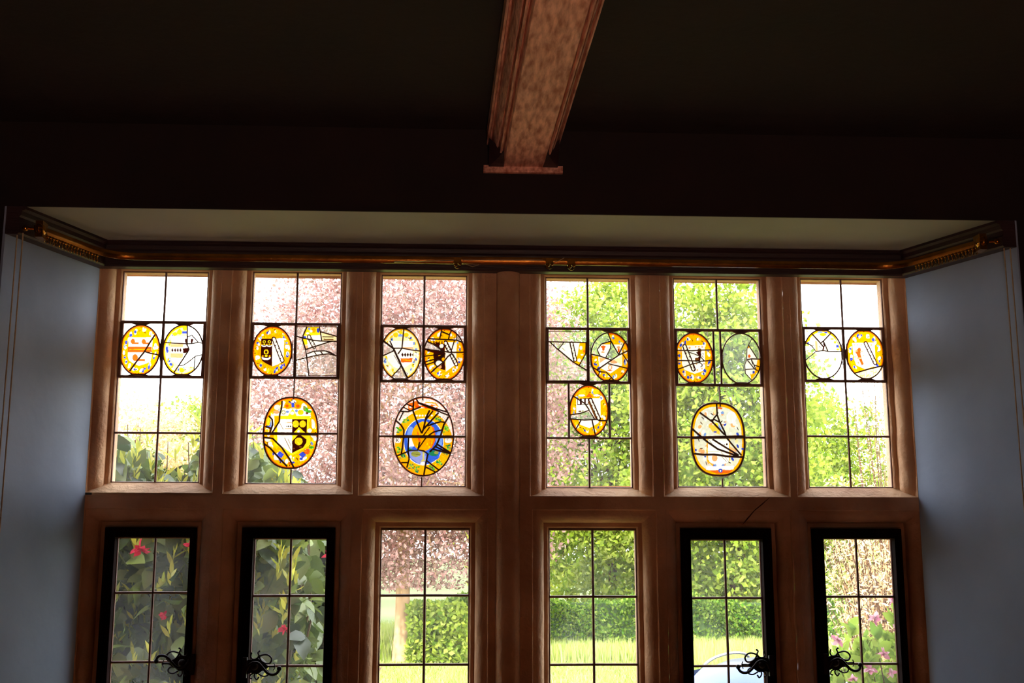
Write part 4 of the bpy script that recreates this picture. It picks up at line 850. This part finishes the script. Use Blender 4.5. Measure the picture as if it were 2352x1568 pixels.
# lawn and the field rising behind it
mb = MB(); NX, NYY = 60, 60
for j in range(NYY+1):
    Y = .35+(41-.35)*j/NYY
    for i in range(NX+1):
        X = -26+56*i/NX; mb.v.append((X, Y, GZ+.03*noise.noise(Vector((X*.4, Y*.4, 0)))))
for j in range(NYY):
    for i in range(NX):
        a = j*(NX+1)+i; mb.f.append((a, a+1, a+NX+2, a+NX+1))
lw_ = mb.build('lawn', M['ground'], smooth=True); tag(lw_, 'bright mown lawn between the window and the hedge', 'lawn', kind='structure')
mb = MB(); NX, NYY = 40, 30
for j in range(NYY+1):
    Y = 41+240*(j/NYY)
    for i in range(NX+1):
        X = -150+320*i/NX; mb.v.append((X, Y, GZ+.02+3.2*(j/NYY)**1.6+.9*noise.noise(Vector((X*.02, Y*.02, 0)))*(j/NYY)))
for j in range(NYY):
    for i in range(NX):
        a = j*(NX+1)+i; mb.f.append((a, a+1, a+NX+2, a+NX+1))
fo = mb.build('field', M['field'], smooth=True); tag(fo, 'pale hazy field rising beyond the tree trunk', 'field', kind='structure')

# copper beech
D = 31
tree('copper_beech', 'copper-leaved tree with pale trunk seen through the third light from the left', 'tree', (at(935, D), D-DG, GZ), (at(925, D)+.15, D-DG+.3, 5.5), (4.7, 3.6, 5.2), .215, M['copper'], M['bark'], 760, 110, .36, .115, 3, nbr=60, clip=zat(1352, D), shell=.35)
# trees behind the hedge
for (px_, D, zc, rx, rz, sd, lab, m_, ls, ncl) in (
    (1400, 42, 5.3, 3.6, 6.6, 11, 'fresh green tree behind the hedge, right of the central shaft', 'green1', .19, 620),
    (1660, 36, 4.9, 3.0, 5.9, 12, 'fresh green tree behind the parked car, filling the fifth light', 'green1', .18, 620),
    (1875, 47, 3.4, 3.3, 5.2, 13, 'fresh green tree showing in the rightmost upper light', 'green1', .19, 380),
    (1215, 52, 3.8, 3.2, 3.6, 14, 'yellow-green tree in the gap under the copper leaves', 'yellowg', .22, 170),
    (455, 44, 4.3, 2.5, 3.0, 15, 'fresh green tree in the leftmost light above the camellia', 'green1', .2, 260)):
    tree('broadleaf_tree', lab, 'tree', (at(px_, D), D-DG, GZ), (at(px_, D), D-DG, zc), (rx, 2.6, rz), .2, M[m_], M['twig'], ncl, 70, .33, ls, sd, group='fresh green trees beyond the lawn', nbr=70, shell=.4)
# far low shrub left, russet
D = 34
tree('russet_shrub', 'hazy russet shrub low in the leftmost light', 'shrub', (at(300, D), D-DG, GZ), (at(325, D), D-DG, zat(1010, D, 320)), (1.9, 1.4, 1.25), .06, M['pinkbr'], M['twig'], 120, 60, .26, .1, 21, nbr=20)

# clipped hedge
rng = np.random.default_rng(5); D = 34
x0, x1 = at(950, D), at(1900, D); zt_ = zat(1372, D)
e = empty('hedge', ((x0+x1)/2, D-DG, GZ), label='long clipped green hedge behind the lawn', cat='hedge')
n = 52000; P = np.stack([rng.uniform(x0, x1, n), D-DG+rng.uniform(-.5, .6, n), GZ+(zt_-GZ)*rng.random(n)**.8], -1)
P[:, 2] += .10*np.sin(P[:, 0]*1.3)*(P[:, 2]-GZ)+.04*np.sin(P[:, 0]*5.1); P[:, 1] += .12*np.sin(P[:, 0]*3+P[:, 2]*4)
leaves('foliage', M['green2'], P, .10, e)
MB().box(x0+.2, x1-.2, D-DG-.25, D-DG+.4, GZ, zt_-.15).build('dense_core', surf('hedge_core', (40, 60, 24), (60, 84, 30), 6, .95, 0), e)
n = 5000; x2 = at(1075, D-3); P = np.stack([rng.uniform(at(950, D-3), x2, n), D-3.4-DG+rng.uniform(-.4, .4, n), GZ+(zat(1385, D-3)-GZ)*rng.random(n)], -1)
e = empty('laurel_bush', (float(P[:, 0].mean()), D-3.4-DG, GZ), label='glossy yellow-green laurel bush right behind the pale tree trunk', cat='bush')
leaves('foliage', M['green1'], P, .15, e)
# long grass
def blades(name, label, n, xr, dr, hgt, seed, wid=.012, lean=.25):
    rg = np.random.default_rng(seed); X = rg.uniform(*xr, n); Y = rg.uniform(*dr, n)-DG; h = hgt*(.5+rg.random(n)); a = rg.uniform(0, 2*PI, n); L_ = lean*h*rg.random(n)
    dx, dy = np.cos(a), np.sin(a); b = np.stack([X, Y, np.full(n, GZ)], -1); s = np.stack([-dy*0+1, dx*0, dx*0], -1)*wid
    m_ = b+np.stack([dx*L_*.4, dy*L_*.4, h*.6], -1); t = b+np.stack([dx*L_, dy*L_, h*.95], -1)
    V_ = np.stack([b-s, b+s, m_-s*.7, m_+s*.7, t], 1).reshape(-1, 3); off = (np.arange(n)*5)[:, None, None]
    FF = (np.array([(0, 1, 3), (0, 3, 2), (2, 3, 4)])[None]+off).reshape(-1, 3)
    me = npmesh(name, V_, FF, 3); me.materials.append(M['blade']); o = bpy.data.objects.new(name, me); COL.objects.link(o); tag(o, label, 'grass', kind='stuff'); return o
blades('long_grass', 'tall pale seeding grass along the foot of the hedge', 14000, (at(950, 33), at(1900, 33)), (30.5, 33.4), .42, 1, .012)
blades('lawn_grass', 'short bright grass across the lawn', 26000, (at(820, 30), at(1950, 30)), (25.5, 31.5), .12, 2, .014, .6)
blades('verge_grass', 'tall yellow grass standing behind the parked car', 12000, (at(1540, 26), at(1800, 26)), (24, 29), .62, 3, .012)
blades('meadow_grass', 'rough pale grass left of the pale tree trunk', 6000, (at(840, 32), at(925, 32)), (31, 35), .7, 4, .014)

# ------------------------------------------------------------------ camellia by the left lights
rng = np.random.default_rng(31); CXm, CYm = -1.22, 1.75
cm = empty('camellia_bush', (CXm, CYm, GZ), label='dark glossy camellia with yellow-green shoots and red flowers outside the two left lights', cat='bush')
def cam_top(x): return 2.08+.11/(1+np.exp((x+1.35)*14))+.06*np.sin(x*5.2)+.08*np.sin(x*11+1)-.75*np.clip(x+.80, 0, 1)**1*2.2
n = 9000; X = rng.uniform(-2.05, -.66, n); Yv = CYm-.62+1.25*rng.random(n)**1.5; t = rng.random(n)
Z = GZ+.3+(cam_top(X)-GZ-.3)*t**.75; edge = (np.abs(X-CXm)/.80)**6; keep = rng.random(n) > edge*.4
P = np.stack([X, Yv, Z], -1)[keep]
d, w, nn = rotmats(len(P), .6); d[:, 2] -= .55; d[:, 1] -= .35; d /= np.linalg.norm(d, axis=1)[:, None]; w = np.cross(nn, d); w /= np.linalg.norm(w, axis=1)[:, None]; nn = np.cross(d, w)
nn2 = nn.copy(); leaves('foliage', M['camel'], P, .105, cm, OVAL, OVALF, frames=(d, w, nn))
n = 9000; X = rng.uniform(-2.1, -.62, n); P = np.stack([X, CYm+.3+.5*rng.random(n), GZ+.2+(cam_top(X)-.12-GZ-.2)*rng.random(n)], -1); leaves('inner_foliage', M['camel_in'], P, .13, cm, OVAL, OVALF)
def sprigs(parent, pts, m_, ls, k, seed, name='young_shoots', spread=.45, tpl=LANC, tf=LANCF):
    rg = np.random.default_rng(seed); Cs, D_, W_, N_ = [], [], [], []
    for p in pts:
        for q in range(k):
            dd = np.array([rg.normal()*spread, rg.normal()*spread-.15, 1.0+rg.normal()*.2]); dd /= np.linalg.norm(dd)
            ww = np.cross(rg.normal(size=3), dd); ww /= np.linalg.norm(ww); Cs.append(np.array(p)+np.array([0, 0, q*.012])); D_.append(dd); W_.append(ww); N_.append(np.cross(dd, ww))
    return leaves(name, m_, np.array(Cs), ls, parent, tpl, tf, frames=(np.array(D_), np.array(W_), np.array(N_)))
rn = random.Random(4); pts = []
for k in range(520):
    x = rn.uniform(-2.0, -.70); tt = rn.random(); zt2 = float(cam_top(x))
    pts.append((x, CYm-.66+rn.uniform(-.06, .25), zt2-.02-tt*2.0 if tt > .16 else zt2-rn.uniform(-.07, .25)))
sprigs(cm, pts, M['shoot'], .062, 5, 8)
mb = MB()
for k in range(36):
    x = rn.uniform(-2.0, -.68); z = float(cam_top(x))+rn.uniform(-.1, .12); y = CYm+rn.uniform(-.5, .3)
    mb.tube([(CXm+(x-CXm)*.3, CYm, GZ), (CXm+(x-CXm)*.7, (y+CYm)/2, .6), (x, y, z-.5), (x+rn.uniform(-.05, .05), y-.05, z)], [.02, .012, .006, .002], 6, cap=False)
mb.build('stems', M['darktwig'], cm)
for (fx, fy, s) in ((322, 1260, 1), (440, 1250, .8), (760, 1275, .9), (655, 1445, .7), (376, 1412, .5)):
    c = un(fx, fy, CYm-.72); Cs = np.repeat(np.array([list(c)]), 14, 0); dd = rng.normal(size=(14, 3)); dd[:, 1] -= .6; dd /= np.linalg.norm(dd, axis=1)[:, None]; ww = np.cross(rng.normal(size=(14, 3)), dd); ww /= np.linalg.norm(ww, axis=1)[:, None]
    leaves('flower', M['red'], Cs, .042*s, cm, OVAL, OVALF, frames=(dd, ww, np.cross(dd, ww)))
# a loose camellia-like spray at the left of the fixed light
D = 7.0; sx = at(862, D)
e = empty('sapling', (sx, D-DG, GZ), label='thin sapling whose leaf tips show at the left edge of the third lower light', cat='sapling')
MB().tube([(sx-.03, D-DG, GZ), (sx-.02, D-DG, .4), (sx, D-DG, 1.5)], [.012, .008, .003], 6).build('stem', M['twig'], e)
sprigs(e, [(sx+.0, D-DG, zat(y_, D)) for y_ in (1405, 1470, 1500, 1545, 1568, 1600)], M['copper'], .1, 3, 5, 'leaves', .8)

# ------------------------------------------------------------------ russet sprays and flowering branch at the right
rng = np.random.default_rng(41)
def spray(name, label, D, px0, px1, ytop, n, seed, leafm, ls, ybot=1600, lean=.25):
    rn = random.Random(seed); x0, x1 = at(px0, D), at(px1, D); e = empty(name, ((x0+x1)/2, D-DG, GZ), label=label, cat='shrub')
    mb = MB(); Cs = []
    for k in range(n):
        bx = (x0+x1)/2+rn.uniform(-.2, .2); tx = rn.uniform(x0, x1); ty = D-DG+rn.uniform(-.7, .7); tz = zat(ytop, D)-abs(rn.gauss(0, 1))*.9
        if tz < GZ+.4: tz = GZ+.6
        p = [Vector((bx+(tx-bx)*t**1.3, D-DG+(ty-D+DG)*t, GZ+(tz-GZ)*t)) for t in (0, .3, .55, .8, 1)]
        mb.tube(p, [.012, .009, .006, .004, .002], 4, cap=False)
        for q in range(58):
            t = rn.uniform(.25, 1); i = min(3, int(t*4)); f = t*4-i; c = p[i].lerp(p[i+1], f); Cs.append((c.x+rn.gauss(0, .07), c.y+rn.gauss(0, .07), c.z+rn.gauss(0, .07)))
    mb.build('stems', M['twig'], e); leaves('foliage', leafm, np.array(Cs), ls, e, LANC, LANCF); return e
spray('russet_shrub', 'tall russet feathery shrub filling the rightmost lower light', 13, 1870, 2150, 1080, 230, 2, M['pinkbr'], .065)
spray('russet_shrub', 'thin russet spray rising against the sky in the rightmost upper light', 15, 1930, 2120, 740, 30, 3, M['pinkbr'], .06)
D = 6.6
e = empty('rhododendron', (at(2010, D), D-DG, GZ), label='bright-leaved bush with pink flowers low in the rightmost casement', cat='bush')
rn = random.Random(9); mb = MB(); tips = []
for k in range(70):
    bx = at(2080, D); tx = at(rn.uniform(1890, 2160), D); t0 = (tx-at(1890, D))/(at(2160, D)-at(1890, D)); tz = zat(1520-170*t0, D)-rn.random()**1.3*.45+.0
    y = D-DG+rn.uniform(-.3, .3); p = [(bx, D-DG, GZ), (bx+(tx-bx)*.5, (y+D-DG)/2, (GZ+tz)/2+.1), (tx, y, tz)]; mb.tube(p, [.014, .008, .002], 5, cap=False); tips.append(p[2])
mb.build('stems', M['twig'], e)
sprigs(e, tips+[(a+rn.uniform(-.08, .08), b, c-rn.uniform(.02, .2)) for a, b, c in tips for _ in range(2)], M['rhodo'], .075, 7, 12, 'foliage', .8, OVAL, OVALF)
for (fx, fy) in ((2050, 1380), (2010, 1420), (2062, 1440), (1998, 1536), (1925, 1470), (2045, 1545), (1960, 1560), (2030, 1500)):
    c = un(fx, fy, D-DG-.3); dd = rng.normal(size=(12, 3)); dd[:, 1] -= .5; dd /= np.linalg.norm(dd, axis=1)[:, None]; ww = np.cross(rng.normal(size=(12, 3)), dd); ww /= np.linalg.norm(ww, axis=1)[:, None]
    leaves('flower', M['pink'], np.repeat(np.array([list(c)]), 12, 0), .035, e, OVAL, OVALF, frames=(dd, ww, np.cross(dd, ww)))

# ------------------------------------------------------------------ parked car
M['carpaint'] = surf('silver_car_paint', (70, 73, 86), (76, 79, 92), 2, .3, 0, metal=.0, spec=.25)
M['carglass'] = surf('car_glass', (40, 58, 104), (54, 76, 124), 2, .12, 0, spec=.22)
M['rubber'] = surf('tyre_rubber', (28, 28, 30), (36, 36, 38), 10, .9, 0)
M['railmetal'] = surf('grey_roof_rail', (80, 78, 84), (92, 90, 96), 5, .4, 0, metal=.5)
car = empty('car', (0, 0, 0), label='silver estate car parked outside, roof showing through the fifth lower light', cat='car')
ST = [(-2.2, .55, .62, .50), (-2.12, .78, .72, .66), (-1.6, .86, .80, .86), (-1.05, .88, .86, .96), (-.9, .89, .88, .99), (0, .90, .88, .99), (1.2, .90, .90, 1.0), (1.9, .87, .92, .98), (2.15, .80, .80, .86), (2.2, .70, .55, .6)]
def loft(secs):
    mb = MB(); k = len(secs[0])
    for s in secs: mb.v += s
    for i in range(len(secs)-1):
        for j in range(k-1): a = i*k+j; mb.f.append((a, a+1, a+1+k, a+k))
    mb.f.append(tuple(range(k-1, -1, -1))); mb.f.append(tuple((len(secs)-1)*k+j for j in range(k))); return mb
secs = []
for (y, hw, zb_, zt_) in ST:
    s = []
    for j in range(17):
        a = PI*j/16; cx = math.cos(a); cz = math.sin(a); s.append((hw*np.sign(cx)*abs(cx)**.35, y, .22+(zt_-.22)*abs(cz)**.4))
    secs.append([tuple(map(float, q)) for q in s])
loft(secs).build('body', M['carpaint'], car, smooth=True)
GR = [(-1.25, .74, .95, .96), (-.62, .70, .95, 1.30), (-.35, .66, .95, 1.41), (.3, .64, .95, 1.46), (1.2, .62, .95, 1.42), (1.75, .60, .95, 1.34), (2.08, .66, .92, 1.0)]
secs = []
for (y, hw, zb_, zt_) in GR:
    s = []
    for j in range(17):
        a = PI*j/16; cx = math.cos(a); cz = math.sin(a); z = zb_+(zt_-zb_)*abs(cz)**.36; w_ = (hw+.16*(1-(z-.95)/.5))*np.sign(cx)*abs(cx)**.42; s.append((float(w_), y, float(z)))
    secs.append(s)
loft(secs).build('cabin', M['carpaint'], car, smooth=True)
mb = MB()                                     # windscreen, curved sheet just proud of the cabin
for j in range(5):
    t = j/4; y = -1.23+.80*t; z = .99+.385*t+.03*math.sin(PI*t)
    for i in range(9):
        u = -1+i/4; hw = .74-.13*t; mb.v.append((u*hw, y+.10*u*u-.07, z-.03*u*u+.045))
for j in range(4):
    for i in range(8): a = j*9+i; mb.f.append((a, a+1, a+10, a+9))
mb.build('windscreen', M['carglass'], car, smooth=True)
for s in (-1, 1):
    mb = MB(); mb.v += [(s*.875, -.95, 1.0), (s*.885, 1.6, 1.0), (s*.78, 1.35, 1.32), (s*.775, -.35, 1.33)]; mb.f.append((0, 1, 2, 3)); mb.build('side_window', M['carglass'], car)
    q = smooth_path([(s*.62, -.42, 1.37), (s*.61, -.26, 1.43), (s*.60, .1, 1.475), (s*.60, .7, 1.485), (s*.59, 1.25, 1.45), (s*.58, 1.5, 1.39)])
    MB().tube(q, .020, 8).build('roof_rail', M['railmetal'], car, smooth=True)
    for y in (-1.4, 1.35):
        mb = MB(); mb.tube([(s*.72, y, .32), (s*.90, y, .32)], .32, 24); mb.build('wheel', M['rubber'], car, smooth=True)
car.scale = (.94, .94, .93); car.location = (at(1732, 14.4), 14.7-DG, GZ); car.rotation_euler = (0, 0, -math.radians(30))
